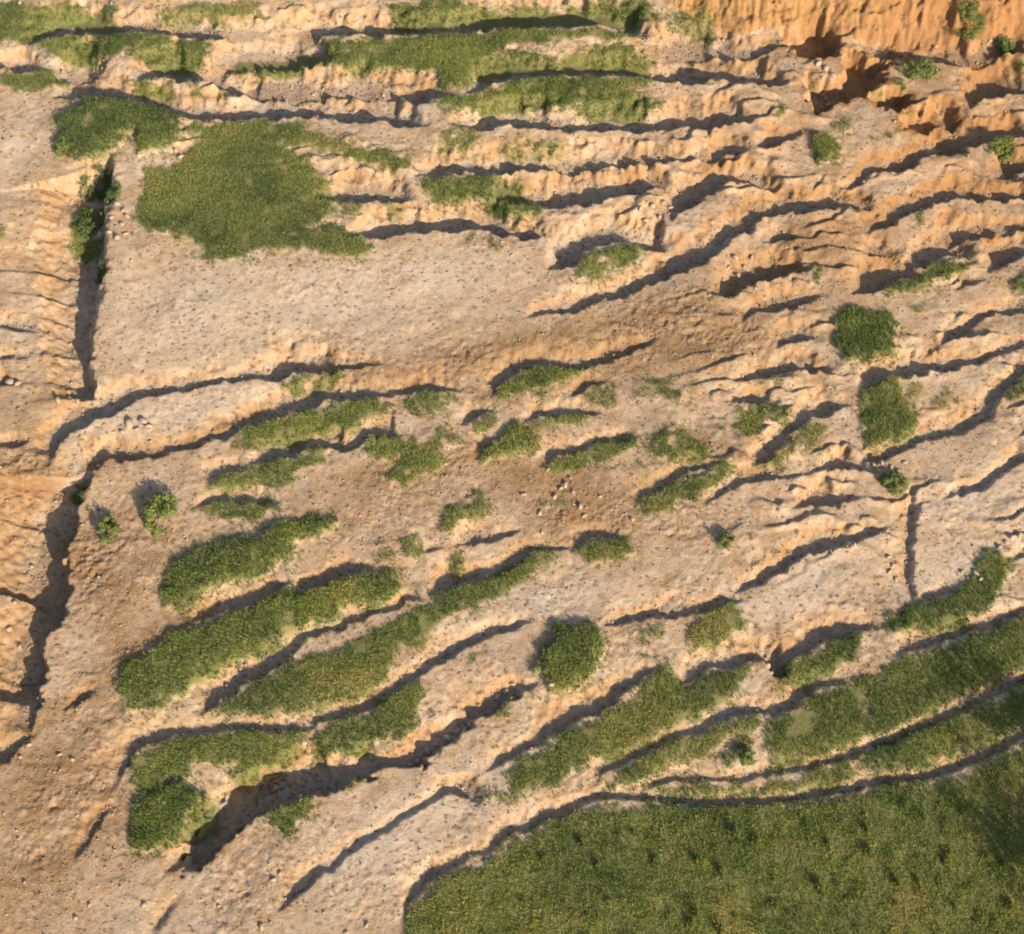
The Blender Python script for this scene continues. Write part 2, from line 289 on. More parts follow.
patch(T('F', [(930,715),(970,722),(985,770),(935,845),(900,900),(830,934),(760,955),(640,955),(625,920),(700,880),(830,835),(885,790),(890,735)]), .18, 1.0, .4, 'grass_patch', 'tall grass with shrubby top, hooked, at right above the striped meadow')
patch(T('F', [(30,915),(150,860),(205,930)]) + T('I', [(120,40),(100,80),(30,85),(30,10)]), .15, 1.0, .55, 'grass_patch', 'bright grass block beside a notched orange scarp, right of centre bottom')
patch(T('H', [(480,450),(600,375),(700,325),(790,285),(870,222),(920,168),(960,145),(1010,165)]) + T('I', [(0,195),(100,155),(215,118),(190,185),(120,245),(30,292)]) + T('H', [(1020,305),(950,340),(860,382),(780,412),(680,460),(580,500),(520,495)]), .10, 1.0, .5, 'grass_strip', 'uppermost of three parallel strips left of the striped meadow, broad')
patch(T('H', [(785,492),(850,435),(950,388),(1020,360)]) + T('I', [(40,350),(140,302),(220,284),(235,310),(130,350),(50,400),(0,412)]) + T('H', [(960,450),(880,480),(800,502)]), .10, .95, .5, 'grass_strip', 'middle of three parallel strips left of the striped meadow')
patch(T('H', [(925,505),(1010,485)]) + T('I', [(60,484),(200,490),(330,468),(480,420),(515,450),(440,485),(340,505),(200,513),(60,512)]) + T('H', [(930,518)]), .06, .9, .5, 'grass_strip', 'lowest and thinnest of three strips, just above the big meadow')
patch(T('I', [(115,400),(190,340),(205,360),(185,440),(130,430)]), .08, .8, .4, 'grass_tuft', 'dark tuft on a bare pale gusset between the parallel strips')
patch(T('I', [(308,150),(400,90),(480,52),(540,38),(530,100),(450,152),(330,205),(300,190)]), .10, 1.0, .45, 'grass_patch', 'lens of grass between two dark cracks above the wedge of meadow')
patch(T('I', [(250,340),(260,290),(330,258),(480,200),(552,183),(550,300),(600,330),(500,372),(380,400),(260,425)]), .08, .95, .3, 'grass_patch', 'dull olive wedge of meadow, left end of the striped meadow')
patch(T('I', [(556,183),(640,130),(720,95),(820,55),(920,25),(1060,-35),(1060,110),(1018,138),(920,185),(800,255),(700,295),(620,325),(565,335),(554,300)]), .08, 1.05, .5, 'grass_strip', 'broad sunny band of the striped meadow, above its diagonal crack')
patch(T('I', [(520,412),(600,372),(740,322),(850,272),(1060,165),(1060,290),(1018,312),(920,365),(820,400),(700,440),(580,462),(560,440)]), .08, 1.0, .4, 'grass_strip', 'partly shaded band of the striped meadow, between its two cracks')
patch(T('F', [(600,930),(620,880),(700,930),(640,960),(600,970)]), .06, .7, .3, 'grass_tuft', 'dark tuft at the lower end of the thin upright crack')
patch(T('H', [(890,20),(960,0),(965,40),(910,55)]), .08, .55, .45, 'grass_tuft', 'sparse tuft on bare ground right of the big round shrub')
patch([(210,710),(240,694),(300,660),(350,644),(400,619),(450,592),(500,567),(545,547),(553,560),(530,580),(490,600),(450,620),(420,640),(390,655),(385,680),(345,700),(300,712),(240,718)], .08, 1.0, .5, 'grass_strip', 'longest slanting grass strip at lower left, above a broad shaded crack')
patch(T('G', [(395,475),(420,415),(500,357),(600,340),(700,334),(850,325),(900,327),(930,340),(900,390),(850,420),(750,470),(720,500),(690,480),(690,420),(600,400),(560,450),(520,480),(440,492)]), .10, 1.0, .55, 'grass_strip', 'notched grass strip above the deep dark gully, left half')
patch(T('G', [(945,350),(1015,305)]) + T('H', [(60,276),(180,206),(250,192),(240,270),(180,330),(60,390),(0,390)]) + T('G', [(960,390)]), .10, 1.0, .45, 'grass_strip', 'smooth grass strip above the deep dark gully, right half')
patch(T('G', [(455,505),(540,485),(600,492),(648,530),(640,600),(560,640),(500,680),(415,680),(402,580),(435,505)]), .30, 1.1, .4, 'grass_mound', 'thick dark green mound at the lower end of the deep gully')
patch(T('G', [(800,575),(850,535),(920,522),(945,550),(920,590),(860,632),(800,605)]), .10, 1.0, .35, 'grass_mound', 'round low grass mound just below the deep dark gully')
patch(T('H', [(0,505),(100,462),(150,450),(100,485),(30,515)]), .03, .7, .35, 'grass_tuft', 'shaded grass fringe along the lower lip of the deep gully')
patch(T('H', [(460,262),(500,245),(510,290),(480,305)]), .06, .7, .5, 'grass_tuft', 'small tuft at the upper end of the deep rocky gully')
patch(T('H', [(500,150),(515,140),(528,170),(512,182)]), .05, .6, .4, 'grass_tuft', 'tiny dark tuft just above the rocky gully end')
patch(T('H', [(365,95),(420,105),(380,138)]), .04, .55, .5, 'grass_tuft', 'tiny tuft below the broad shaded crack at lower centre')
patch(T('H', [(385,548),(400,525),(500,515),(560,500),(510,545),(430,552)]), .05, .5, .55, 'grass_tuft', 'sparse weeds on pale rubble left of the parallel strips')
patch([(122,705),(121,685),(128,660),(165,640),(215,622),(260,600),(275,592),(300,592),(335,580),(390,568),(402,580),(390,595),(350,610),(310,625),(260,650),(210,680),(160,705),(130,714)], .30, 1.0, .5, 'grass_strip', 'broad tongue shaped strip at lower left with rounded left end')
patch(T('D', [(500,890),(497,850),(520,775),(560,730),(640,700),(720,675),(800,645),(880,622),(950,610),(1010,615),(1005,635),(930,680),(850,730),(760,785),(680,815),(620,850),(560,885)]), .28, 1.0, .55, 'grass_strip', 'smooth plump strip on the left, shadow hugging its upper left side')
patch(T('D', [(715,395),(740,355),(800,322),(900,302),(1015,275)]) + T('E', [(0,272),(120,262),(155,290),(80,315),(0,355)]) + T('D', [(940,370),(850,395),(780,410)]), .08, 1.0, .55, 'grass_strip', 'bright grass strip just under the long bare slabs, left of centre')
patch(T('D', [(770,520),(790,462),(850,440),(950,407),(990,405),(980,440),(900,465),(850,520),(800,530)]), .06, .95, .6, 'grass_strip', 'short bent strip directly below the bright slab strip')
patch(T('D', [(635,522),(655,488),(700,478),(760,484),(760,520),(680,525)]), .06, .9, .6, 'grass_patch', 'small rectangular clump left of the short bent strip')
patch(T('D', [(590,590),(640,568),(740,565),(830,573),(820,600),(740,615),(620,610)]), .06, .9, .5, 'grass_strip', 'short flat strip below the small rectangular clump')
patch(T('D', [(850,215),(865,190),(920,178),(1010,178),(1018,205),(940,230),(870,235)]), .06, .85, .45, 'grass_patch', 'small grass patch on the lower edge of the pale bare slab')
patch(T('E', [(80,385),(140,373),(200,388),(210,402),(290,400),(310,440),(250,480),(150,520),(130,490),(190,450),(195,432),(130,436)]), .10, .95, .7, 'grass_patch', 'bright S shaped clump left of centre')
patch(T('E', [(190,280),(240,240),(340,238),(345,265),(290,300),(215,310)]), .06, .8, .55, 'grass_patch', 'loose patch right of the bright slab strip, above the S shaped clump')
patch(T('E', [(235,360),(265,340),(310,345),(320,400),(270,388)]), .08, .8, .5, 'grass_tuft', 'clump above the right arm of the S shaped clump')
patch(T('E', [(330,372),(390,362),(385,400),(330,402)]), .06, .6, .4, 'grass_tuft', 'dull tuft right of the S shaped clump')
patch(T('E', [(385,340),(430,308),(460,312),(450,345),(410,358)]), .10, .8, .45, 'grass_tuft', 'tuft with a dark shaded top at the centre, above the hooded clump')
patch(T('E', [(430,434),(480,385),(520,345),(560,342),(590,370),(590,405),(510,430)]), .25, .95, .5, 'grass_mound', 'hooded triangular clump near the middle of the picture')
patch(T('E', [(565,325),(620,312),(700,308),(745,308),(730,335),(640,345),(580,342)]), .06, .9, .45, 'grass_strip', 'thin flat strip right of the hooded clump')
patch(T('E', [(462,248),(490,208),(540,172),(640,164),(740,162),(720,182),(650,205),(560,235),(490,250)]), .08, 1.0, .5, 'grass_strip', 'long low strip under a dark arched shadow at the centre')
patch(T('E', [(620,475),(640,445),(720,418),(800,390),(890,366),(897,390),(820,430),(740,455),(650,482)]), .08, 1.0, .55, 'grass_strip', 'straight slanting strip at the centre, above the orange rubble')
patch(T('E', [(730,232),(800,218),(840,240),(840,275),(740,270)]), .04, .55, .35, 'grass_patch', 'faded olive patch right of the arched strip')
patch(T('E', [(880,215),(930,192),(1000,210)]) + T('F', [(0,182),(35,210),(25,237),(0,242)]) + T('E', [(960,255),(880,250)]), .05, .65, .35, 'grass_patch', 'faded olive patch on brown ground, right of the other faded one')
patch(T('E', [(310,600),(330,575),(420,552),(445,590),(400,610),(370,610),(340,660),(310,655)]), .12, .75, .35, 'grass_patch', 'shaggy clump with a hanging left lobe below the centre')
patch(T('E', [(80,725),(120,708),(150,745),(100,750)]), .05, .5, .5, 'grass_tuft', 'faint tuft at the head of the broad tongue shaped strip')
patch(T('E', [(165,695),(210,678),(240,700),(220,730),(180,730)]), .12, .9, .4, 'grass_tuft', 'dark knobby tuft right of the tongue shaped strip')
patch(T('E', [(305,745),(330,720),(365,738),(350,770),(310,770)]), .08, .8, .4, 'grass_tuft', 'round tuft on the upper lip of the longest strip')
patch(T('E', [(725,710),(755,690),(790,683),(860,692),(875,715),(800,750),(745,745)]), .15, 1.0, .5, 'grass_mound', 'isolated oval cushion below the orange rubble at the centre')
patch(T('E', [(750,90),(790,78),(800,105),(760,112)]), .03, .4, .4, 'grass_tuft', 'thin tuft above the arched strip on brown ground')
patch(T('E', [(0,642),(60,627),(30,660),(0,665)]), .03, .4, .5, 'grass_tuft', 'faint tuft above the right end of the smooth plump strip')
patch(T('A', [(195,650),(270,635),(300,690),(270,735),(225,740),(195,700)]), .12, .95, .2, 'grass_tuft', 'dark bushy clump inside the left gully, beside the slab corner')
patch(T('A', [(-30,690),(5,688),(15,715),(-30,735)]), .05, .8, .5, 'grass_tuft', 'small tuft cut by the left edge beside the orange bank')

patch(T('H', [(580,145),(600,75),(660,15),(740,2),(780,50),(760,150),(690,205),(620,185)]), .40, 1.15, .42, 'grass_mound', 'largest round green mound, alone on a bare slope at lower centre')
patch(T('E', [(600,560),(640,545),(690,570),(660,600),(610,590)]), .02, .35, .4, 'grass_tuft', 'thin scrub in the orange rubble at the centre, left of the oval cushion')
patch(T('F', [(270,205),(330,190),(350,215),(290,225)]), .02, .4, .45, 'grass_tuft', 'thin tuft under a narrow ledge, left of the lower square clump')
patch(T('F', [(420,215),(450,200),(460,235),(430,245)]), .02, .35, .45, 'grass_tuft', 'faint scrub left of the lower square clump, above the slanting strip')
patch(T('B', [(870,430),(960,415),(1000,440),(900,455)]), .02, .35, .4, 'grass_tuft', 'faint scrub along a pale crest at upper right centre')
patch(T('E', [(560,225),(610,215),(640,250),(580,262)]), .02, .4, .4, 'grass_tuft', 'faint scrub just below the arched strip at the centre')
patch(T('C', [(560,385),(600,375),(615,410),(575,420)]), .02, .35, .45, 'grass_tuft', 'faint scrub on the pale flat right of the round cushion')
MEADOW = [(410,985),(410,930),(415,912),(440,884),(500,855),(512,838),(550,820),(600,808),(690,806),(760,806),(800,803),(850,793),(940,782),(1024,748),(1075,725),(1090,985)]

# shrubs: centre pixel, radius x, y, height (m), leaf size, tone, name, label
SHR = [
    (159,512,19,24,.9,.15,.5,'shrub','leafy shrub with a cast shadow on open ground, near the left gully'),
    (107,528,11,15,.9,.10,.35,'shrub','narrow shrub wedged in shadow left of the open ground shrub'),
    (78,488,16,12,.8,.10,.3,'shrub','low dark shrub at the mouth of the lower left gully'),
    (895,484,15,14,.6,.10,.4,'shrub','small dark shrub beside the thin upright crack at right'),
    (726,541,9,8,.5,.09,.3,'shrub','lone tiny brownish bush on the bare slope right of centre'),
    (921,68,22,12,.8,.10,.45,'shrub','wide bush in the shade under the orange cliff'),
    (1003,144,15,10,.6,.10,.5,'shrub','bush near the right edge on a pale crest below the cliff'),
    (968,27,16,16,.6,.09,.4,'shrub','sparse bush growing on the orange cliff'),
    (1010,38,10,10,.9,.10,.15,'shrub','darkest bush, at the top right on the cliff foot'),
    (748,757,10,9,.45,.10,.4,'shrub','little dark shrub on the bare gusset between parallel strips'),
    (84,207,19,19,.6,.11,.12,'shrub','dark shrub in the left gully below its overgrown head'),
    (93,170,24,15,.55,.11,.03,'shrub','brownish dark brush in the left gully just below the overgrown hump'),
    (112,192,12,10,.4,.10,.2,'shrub','low scrub on the right rim of the left gully, left of the bright patch'),
    (98,262,9,12,.4,.09,.1,'shrub','small dark scrub inside the left gully beside the pale slab'),
    (62,148,9,8,.5,.09,.45,'shrub','small shrub on the left bank of the overgrown gully head'),
]

# ------------------------------------------------------------------ height field
def polyline_field(L, D, dep, o, acc, amask, fmask):
    """L: ground points of the lip, the hollow lies on their left side."""
    # Catmull-Rom resample
    P = np.vstack([2 * L[0] - L[1], L, 2 * L[-1] - L[-2]])
    pts, DD, dd = [], [], []
    for k in range(len(L) - 1):
        p0, p1, p2, p3 = P[k:k + 4]
        n = max(2, int(np.linalg.norm(p2 - p1) / 0.22))
        for q in range(n):
            t = q / n
            pts.append(0.5 * ((2 * p1) + (-p0 + p2) * t + (2 * p0 - 5 * p1 + 4 * p2 - p3) * t * t + (-p0 + 3 * p1 - 3 * p2 + p3) * t ** 3))
            DD.append(D[k] * (1 - t) + D[k + 1] * t); dd.append(dep[k] * (1 - t) + dep[k + 1] * t)
    pts.append(L[-1]); DD.append(D[-1]); dd.append(dep[-1])
    pts = np.array(pts); DD = np.array(DD); dd = np.array(dd)
    seg = np.diff(pts, axis=0); ln = np.linalg.norm(seg, axis=1)
    arc = np.concatenate([[0], np.cumsum(ln)])
    nrm = np.stack([-seg[:, 1], seg[:, 0]], -1) / ln[:, None]
    nv = np.vstack([nrm[:1], (nrm[:-1] + nrm[1:]) / 2, nrm[-1:]])
    sd = int(abs(L[0, 0] * 13 + L[0, 1] * 7)) % 50
    jit = 0.10 * n1(arc + sd * 9, 1.6, 1) + 0.07 * n1(arc + sd * 9, 0.6, 2)
    pts = pts + nv * (jit * np.clip(DD / 0.6, 0.4, 1.3))[:, None]
    vary = 1 + 0.22 * n1(arc + sd * 5, 1.3, 3)
    ker = np.exp(-np.linspace(-2, 2, 9) ** 2 / 2); ker /= ker.sum()
    DD = np.convolve(np.pad(DD, 4, 'edge'), ker, 'valid'); dd = np.convolve(np.pad(dd, 4, 'edge'), ker, 'valid')
    dd = dd * vary
    edist = np.minimum(arc, arc[-1] - arc)
    tp = 0.30 + 0.70 * sstep(0, (0.45 + 0.9 * dd) * o.get('tap', 1.0), edist)
    dd = dd * tp; DD = DD * (0.45 + 0.55 * tp)
    R = float((DD + 3.2 * dd).max() + 0.6)
    R = min(R, o.get('rcap', 5.5))
    x0, y0 = pts.min(0) - R; x1, y1 = pts.max(0) + R
    J, I = window(x0, x1, y0, y1)
    gx, gy = X[J, I], Y[J, I]
    best = np.full(gx.shape, 1e9); S = np.zeros(gx.shape); Tt = np.zeros(gx.shape); Dm = np.ones(gx.shape); dm = np.zeros(gx.shape); ov = np.zeros(gx.shape)
    seg = np.diff(pts, axis=0); ln = np.maximum(np.linalg.norm(seg, axis=1), 1e-6)
    for k in range(len(seg)):
        a = pts[k]; b = pts[k + 1]
        j2, i2 = window(min(a[0], b[0]) - R, max(a[0], b[0]) + R, min(a[1], b[1]) - R, max(a[1], b[1]) + R)
        js = slice(max(j2.start - J.start, 0), min(j2.stop - J.start, gx.shape[0])); iss = slice(max(i2.start - I.start, 0), min(i2.stop - I.start, gx.shape[1]))
        px = gx[js, iss] - a[0]; py = gy[js, iss] - a[1]
        if px.size == 0: continue
        ux, uy = seg[k] / ln[k]
        tr = px * ux + py * uy
        tc = np.clip(tr, 0, ln[k])
        cx = px - tc * ux; cy = py - tc * uy
        d2 = cx * cx + cy * cy
        bb = best[js, iss]
        m = d2 < bb
        if not m.any(): continue
        bb[m] = d2[m]
        sgn = np.where(ux * py - uy * px >= 0, 1.0, -1.0)
        S[js, iss][m] = (np.sqrt(d2) * sgn)[m]
        f = tc / ln[k]
        Tt[js, iss][m] = (arc[k] + tc)[m]
        Dm[js, iss][m] = (DD[k] * (1 - f) + DD[k + 1] * f)[m]
        dm[js, iss][m] = (dd[k] * (1 - f) + dd[k + 1] * f)[m]
        over = np.zeros(px.shape)
        if k == 0: over = np.maximum(-tr, 0)
        if k == len(seg) - 1: over = np.maximum(over, np.maximum(tr - ln[k], 0))
        ov[js, iss][m] = over[m]
    ok = best < R * R
    tt = Tt + 0.25 * vn(gx / 0.7, gy / 0.7, 4)
    fa = o.get('flute', 1.0)
    flute = fa * ((np.abs(vn(tt / 0.55 + sd, S / 1.1, 5)) - 0.35) * 0.24 + (np.abs(vn(tt / 0.24 + sd, S / 0.6, 6)) - 0.35) * 0.15) + o.get('lump', 1.0) * (0.16 * vn(gx / 0.6, gy / 0.6, 7) + 0.06 * vn(gx / 0.2, gy / 0.2, 1))
    edge = 0.16 * vn(gx / 0.8, gy / 0.8, 6) + 0.13 * vn(gx / 0.35, gy / 0.35, 2) + 0.10 * vn(gx / 0.16, gy / 0.16, 3)
    s = S + edge * np.clip(dm / 0.4, .25, 1.2)
    lw = o.get('lipw', 0.14)
    down = sstep(-0.05, np.maximum(0.10, lw * Dm), s)
    r = dm * o.get('wall', 1.0) * 1.15 + 0.05
    s2 = s + flute * np.clip(dm / 0.45, 0.2, 1.4)
    q = np.clip((s2 - 0.82 * Dm) / r, 0, 1)
    up = 0.80 * q ** 1.15
    q2 = np.clip((s2 - 0.82 * Dm - r * 0.8) / (1.7 * dm + 0.25), 0, 1)
    up = up + 0.20 * q2 * q2 * (3 - 2 * q2)
    val = dm * down * (1 - up) * (1 - sstep(0, o.get('ovr', 0.3) + 0.9 * dm, ov))
    val = np.where(ok, val, 0)
    A = acc[J, I]; np.maximum(A, val, out=A)
    wallm = sstep(0.0, 0.15, q) * (1 - sstep(0.75, 1.35, (s2 - 0.82 * Dm) / r)) * np.clip(dm / 0.35, 0, 1) * o.get('ora', 0.45 + 0.5 * ((sd * 37) % 11) / 10) * (1 - sstep(0, o.get('ovr', 0.3) + 0.9 * dm, ov)) * ok
    Bm = amask[J, I]; np.maximum(Bm, wallm, out=Bm)
    fl = down * (1 - sstep(0.15, 0.55, q)) * (1 - sstep(0, o.get('ovr', 0.3) + 0.9 * dm, ov)) * ok * np.clip(dm / 0.3, 0, 1)
    Fm = fmask[J, I]; np.maximum(Fm, fl, out=Fm)

TR = np.zeros((NV, NU)); OR = np.zeros((NV, NU)); FL = np.zeros((NV, NU))
for pts, o in CR:
    p = np.array(pts, float)
    L = ground(p[:, 0], p[:, 1])
    tg = np.gradient(L, axis=0); tg /= np.linalg.norm(tg, axis=1)[:, None]
    n = np.stack([-tg[:, 1], tg[:, 0]], -1)
    sn = np.clip(n @ SH, 0.40, 1)
    d = np.full(len(p), 0.4)
    for _ in range(6):
        E = np.array([ground(p[k, 2], p[k, 3], -d[k]) for k in range(len(p))])
        D = np.maximum(np.einsum('ij,ij->i', E - L, n), 0.08)
        d = 0.5 * d + 0.5 * np.clip(D * math.tan(ELEV) / sn, 0.06, 1.5)
    d = d * o.get('deep', 1.0) * 0.86 + 0.03
    d = np.minimum(d, o.get('cap', 1.5))
    polyline_field(L, D, d, o, TR, OR, FL)

def blur(F_, n):
    for _ in range(n):
        F_[1:-1] = 0.25 * F_[:-2] + 0.5 * F_[1:-1] + 0.25 * F_[2:]
        F_[:, 1:-1] = 0.25 * F_[:, :-2] + 0.5 * F_[:, 1:-1] + 0.25 * F_[:, 2:]
blur(TR, 1); blur(OR, 4); blur(FL, 2)
# the orange cliff along the top right
CL = np.zeros((NV, NU)); CLm = np.zeros((NV, NU))
cl = ground(np.array([630, 700, 745, 785, 812, 838, 862, 900, 1024, 1150, 1400]), np.array([-10, 18, 32, 28, 21, 33, 40, 41, 38, 32, 0]))
yy = np.interp(X, cl[:, 0], cl[:, 1])
s = Y - yy + 0.25 * (np.abs(vn(X / 1.1 + .3 * vn(X, Y, 2), Y / 2.2, 5)) - .35) + 0.20 * (np.abs(vn(X / 0.45 + .2 * Y, Y / 1.0, 6)) - .35) + 0.22 * vn(X / 0.7, Y / 0.7, 3) + 0.12 * vn(X / 0.25, Y / 0.3, 4)
fade = sstep(cl[0, 0], cl[0, 0] + 5, X) * (1 - sstep(60, 120, X))
CL = 2.2 * np.clip(s / 3.6, 0, 1) ** .9 * fade * (1 - 0.9 * sstep(12, 40, s))
CLm = sstep(0, 0.3, s) * (1 - sstep(3.2, 5.5, s)) * fade

def poly_info(poly, gx, gy):
    """inside flag and distance to the outline"""
    ins = np.zeros(gx.shape, bool); d2 = np.full(gx.shape, 1e9)
    n = len(poly)
    for k in range(n):
        ax, ay = poly[k]; bx, by = poly[(k + 1) % n]
        c = ((ay > gy) != (by > gy))
        with np.errstate(divide='ignore', invalid='ignore'):
            xi = (bx - ax) * (gy - ay) / (by - ay + 1e-12) + ax
        ins ^= c & (gx < xi)
        ex, ey = bx - ax, by - ay
        t = np.clip(((gx - ax) * ex + (gy - ay) * ey) / (ex * ex + ey * ey + 1e-9), 0, 1)
        d2 = np.minimum(d2, (gx - ax - t * ex) ** 2 + (gy - ay - t * ey) ** 2)
    return ins, np.sqrt(d2)

def jitter(x, y):
    return 0.27 * vn(x / 0.9, y / 0.9, 3) + 0.20 * vn(x / 0.35, y / 0.35, 4), 0.27 * vn(x / 0.9, y / 0.9, 5) + 0.20 * vn(x / 0.35, y / 0.35, 6)

MD = np.zeros((NV, NU)); GR = np.zeros((NV, NU))
polys = []
for pts, h, dens, tone, nm, lab in GP + [(MEADOW, .10, 1.0, .5, 'meadow', '')]:
    a = np.array(pts, float)
    poly = ground(a[:, 0], a[:, 1], h)
    polys.append(poly)
    J, I = window(poly[:, 0].min() - .6, poly[:, 0].max() + .6, poly[:, 1].min() - .6, poly[:, 1].max() + .6)
    gx, gy = X[J, I], Y[J, I]
    jx, jy = jitter(gx, gy)
    ins, dist = poly_info(poly, gx + jx, gy + jy)
    e = 0.45 + 0.8 * h
    w = np.where(ins, dist, -dist) + .07
    q = np.clip((w + 0.10) / e, 0, 1)
    A = MD[J, I]; np.maximum(A, h * (1 - (1 - q) ** 2), out=A)
    thr = (0.75 - dens) * 1.1 - 0.55
    cov = sstep(thr - .1, thr + .25, fbm(gx, gy, 0.8, 2, 6)) if dens < .93 else 1.0
    B = GR[J, I]; np.maximum(B, sstep(-0.16, 0.30, w + .12 * vn(gx / .3, gy / .3, 4)) * min(1, dens * 1.05) * cov, out=B)

# dark pits below the cliff
PIT = np.zeros((NV, NU))
for pts, dp in [(T('C', [(300,132),(345,100),(385,78),(430,96),(478,128),(430,165),(385,184),(345,165)]), 1.35),
                (T('C', [(484,178),(540,178),(612,212),(565,258),(525,292),(490,300),(440,312),(400,338),(380,330),(398,290),(372,254),(430,263),(482,258)]), 1.4),
                (T('C', [(535,292),(600,282),(660,277),(722,306),(690,322),(650,342),(590,328)]), 1.1),
                (T('G', [(525,705),(560,655),(620,600),(665,545),(720,512),(800,480),(860,462),(850,500),(780,545),(715,600),(668,650),(610,712),(550,745)]), 1.2),
                (T('C', [(668,392),(690,352),(740,342),(765,314),(795,332),(840,343),(828,370),(760,382),(700,395)]), 1.0)]:
    a = np.array(pts, float); poly = ground(a[:, 0], a[:, 1])
    J, I = window(poly[:, 0].min() - .8, poly[:, 0].max() + .8, poly[:, 1].min() - .8, poly[:, 1].max() + 1.6)
    gx, gy = X[J, I], Y[J, I]; jx, jy = jitter(gx, gy)
    w_ = np.full(gx.shape, -9.0)
    for sh in (0, .25, .5, .75):
        ins, dist = poly_info(poly, gx + 1.2 * jx + .15 * sh, gy + 1.2 * jy - sh * (1.0 if dp > 1.2 else .8))
        w_ = np.maximum(w_, np.where(ins, dist, -dist))
    q = sstep(-0.06, 0.42, w_ + .06 * vn(gx / .22, gy / .22, 3))
    P_ = PIT[J, I]; np.maximum(P_, dp * q, out=P_)
    O_ = OR[J, I]; np.maximum(O_, .45 * sstep(-.5, -.1, w_), out=O_)
TR = np.maximum(TR, PIT)
big = 0.13 * fbm(X, Y, 7.0, 3, 1) + 0.05 * fbm(X, Y, 1.7, 3, 2)
rough = fbm(X, Y, 0.55, 3, 3)
# short crumbs drawn out down the slope
cr, sr = math.cos(1.05), math.sin(1.05)
xr, yr = cr * X + sr * Y, -sr * X + cr * Y
crumb = fbm(xr, yr, 0.24, 2, 5, 0.7)
zone = 0.5 + 0.5 * np.clip(fbm(X, Y, 4.5, 3, 6) * 1.1, -1, 1)
sharp = vn(X / 0.27, Y / 0.27, 1); sharp2 = vn(xr / 0.15 + 9, yr / 0.15, 4)
fine = 0.010 * rough + 0.014 * crumb + (0.15 + 0.55 * zone) * (0.055 * np.maximum(0, sharp - 0.25) - 0.075 * np.maximum(0, -sharp - 0.35) + 0.035 * np.maximum(0, sharp2 - .2) - 0.035 * np.maximum(0, -sharp2 - .3))
cU = ground(512, 235)[1]; cR = ground(700, 300)[0]
mU = sstep(cU - 1.0, cU + 2.5, Y)
mR = sstep(cR - 2.5, cR + 3.5, X) * sstep(ground(800, 640)[1], ground(800, 560)[1], Y)
wv = -0.17 * X + 0.98 * Y + 0.6 * fbm(X, Y, 9.0, 2, 3)
ph = wv / 1.3 + 0.75 * fbm(X, Y, 3.0, 4, 4, .55)
fr = ph - np.floor(ph)
saw = np.where(fr < .80, fr / .80, (1 - fr) / .20)
amp = sstep(-0.15, 0.65, fbm(X * .45, Y * 1.1, 1.6, 3, 7)) * np.clip(0.25 * np.maximum(mU, mR) + 0.04, 0, .25) * (0.15 + .85 * sstep(ground(60, 300)[0], ground(130, 300)[0], X)) * (1 - .75 * GR) * (1 - sstep(.1, .35, TR))
def blob(px, py, rx, ry, ang=0.0):
    c = ground(px, py); k = 0.0525
    dx, dy = X - c[0], Y - c[1]
    ca, sa = math.cos(ang), math.sin(ang)
    return np.exp(-(((ca * dx + sa * dy) / (rx * k)) ** 2 + ((-sa * dx + ca * dy) / (ry * k * 1.1)) ** 2))
LT = np.zeros((NV, NU))
for b in [(690,335,130,45,.25),(520,350,110,18,.2),(820,245,60,30,.5),(590,500,90,40,.1),(60,770,70,50,.8),(110,830,60,45,.7),(30,880,60,50,.7),(25,640,26,70,0),(120,560,60,50,0),(20,480,30,60,0),(250,890,60,40,.5),(400,500,90,30,.2)]:
    LT = np.maximum(LT, blob(*b))
def band(pts, w):
    p = ground(np.array([a[0] for a in pts]), np.array([a[1] for a in pts])); out = np.full((NV, NU), 1e9)
    for k in range(len(p) - 1):
        e = p[k + 1] - p[k]; t = np.clip(((X - p[k, 0]) * e[0] + (Y - p[k, 1]) * e[1]) / (e @ e), 0, 1)
        out = np.minimum(out, (X - p[k, 0] - t * e[0]) ** 2 + (Y - p[k, 1] - t * e[1]) ** 2)
    return np.exp(-out / (w * .0525) ** 2)
STN = np.zeros((NV, NU))
for pts, w_ in [([(330,372),(430,372),(520,345),(620,325),(700,300),(770,270),(830,235),(870,215)], 17), ([(90,462),(150,452),(210,432),(260,408)], 9), ([(600,335),(680,350),(740,330)], 28),
                ([(480,395),(560,385),(650,360)], 12), ([(0,885),(50,868),(80,840),(105,800)], 14), ([(20,735),(60,712),(100,680),(150,640),(200,612)], 13), ([(60,540),(110,590),(120,640)], 20),
                ([(505,470),(560,480),(600,500),(560,520)], 20), ([(800,250),(845,235),(840,270)], 22), ([(30,800),(60,770)], 26), ([(0,480),(45,475)], 16), ([(690,440),(760,470)], 12), ([(340,480),(420,470),(480,455)], 12)]:
    STN = np.maximum(STN, band(pts, w_))
PAL = np.zeros((NV, NU))
for b in [(200,310,90,55,.05),(330,300,110,45,.15),(450,275,70,30,.2),(180,410,110,18,.22),(140,165,28,26,0),(60,62,60,12,-.2),(130,75,60,12,-.3),(230,100,90,9,0),(400,110,60,10,0),(860,130,40,24,.2),(970,500,60,26,.45),(960,570,60,28,.4),(370,850,120,38,.5),(240,905,70,30,.4),(470,790,60,26,.5),
          (720,690,26,22,.4),(800,590,90,22,.45),(560,110,120,10,0),(600,240,70,14,.2),(900,185,70,14,.1),(550,600,70,24,.3),(20,330,30,40,0),(15,150,30,40,0)]:
    PAL = np.maximum(PAL, blob(*b))
fine = fine * (1 + 0.9 * LT) * (1 - .5 * GR) + 0.03 * LT * np.abs(vn(X / 0.4, Y / 0.4, 2))
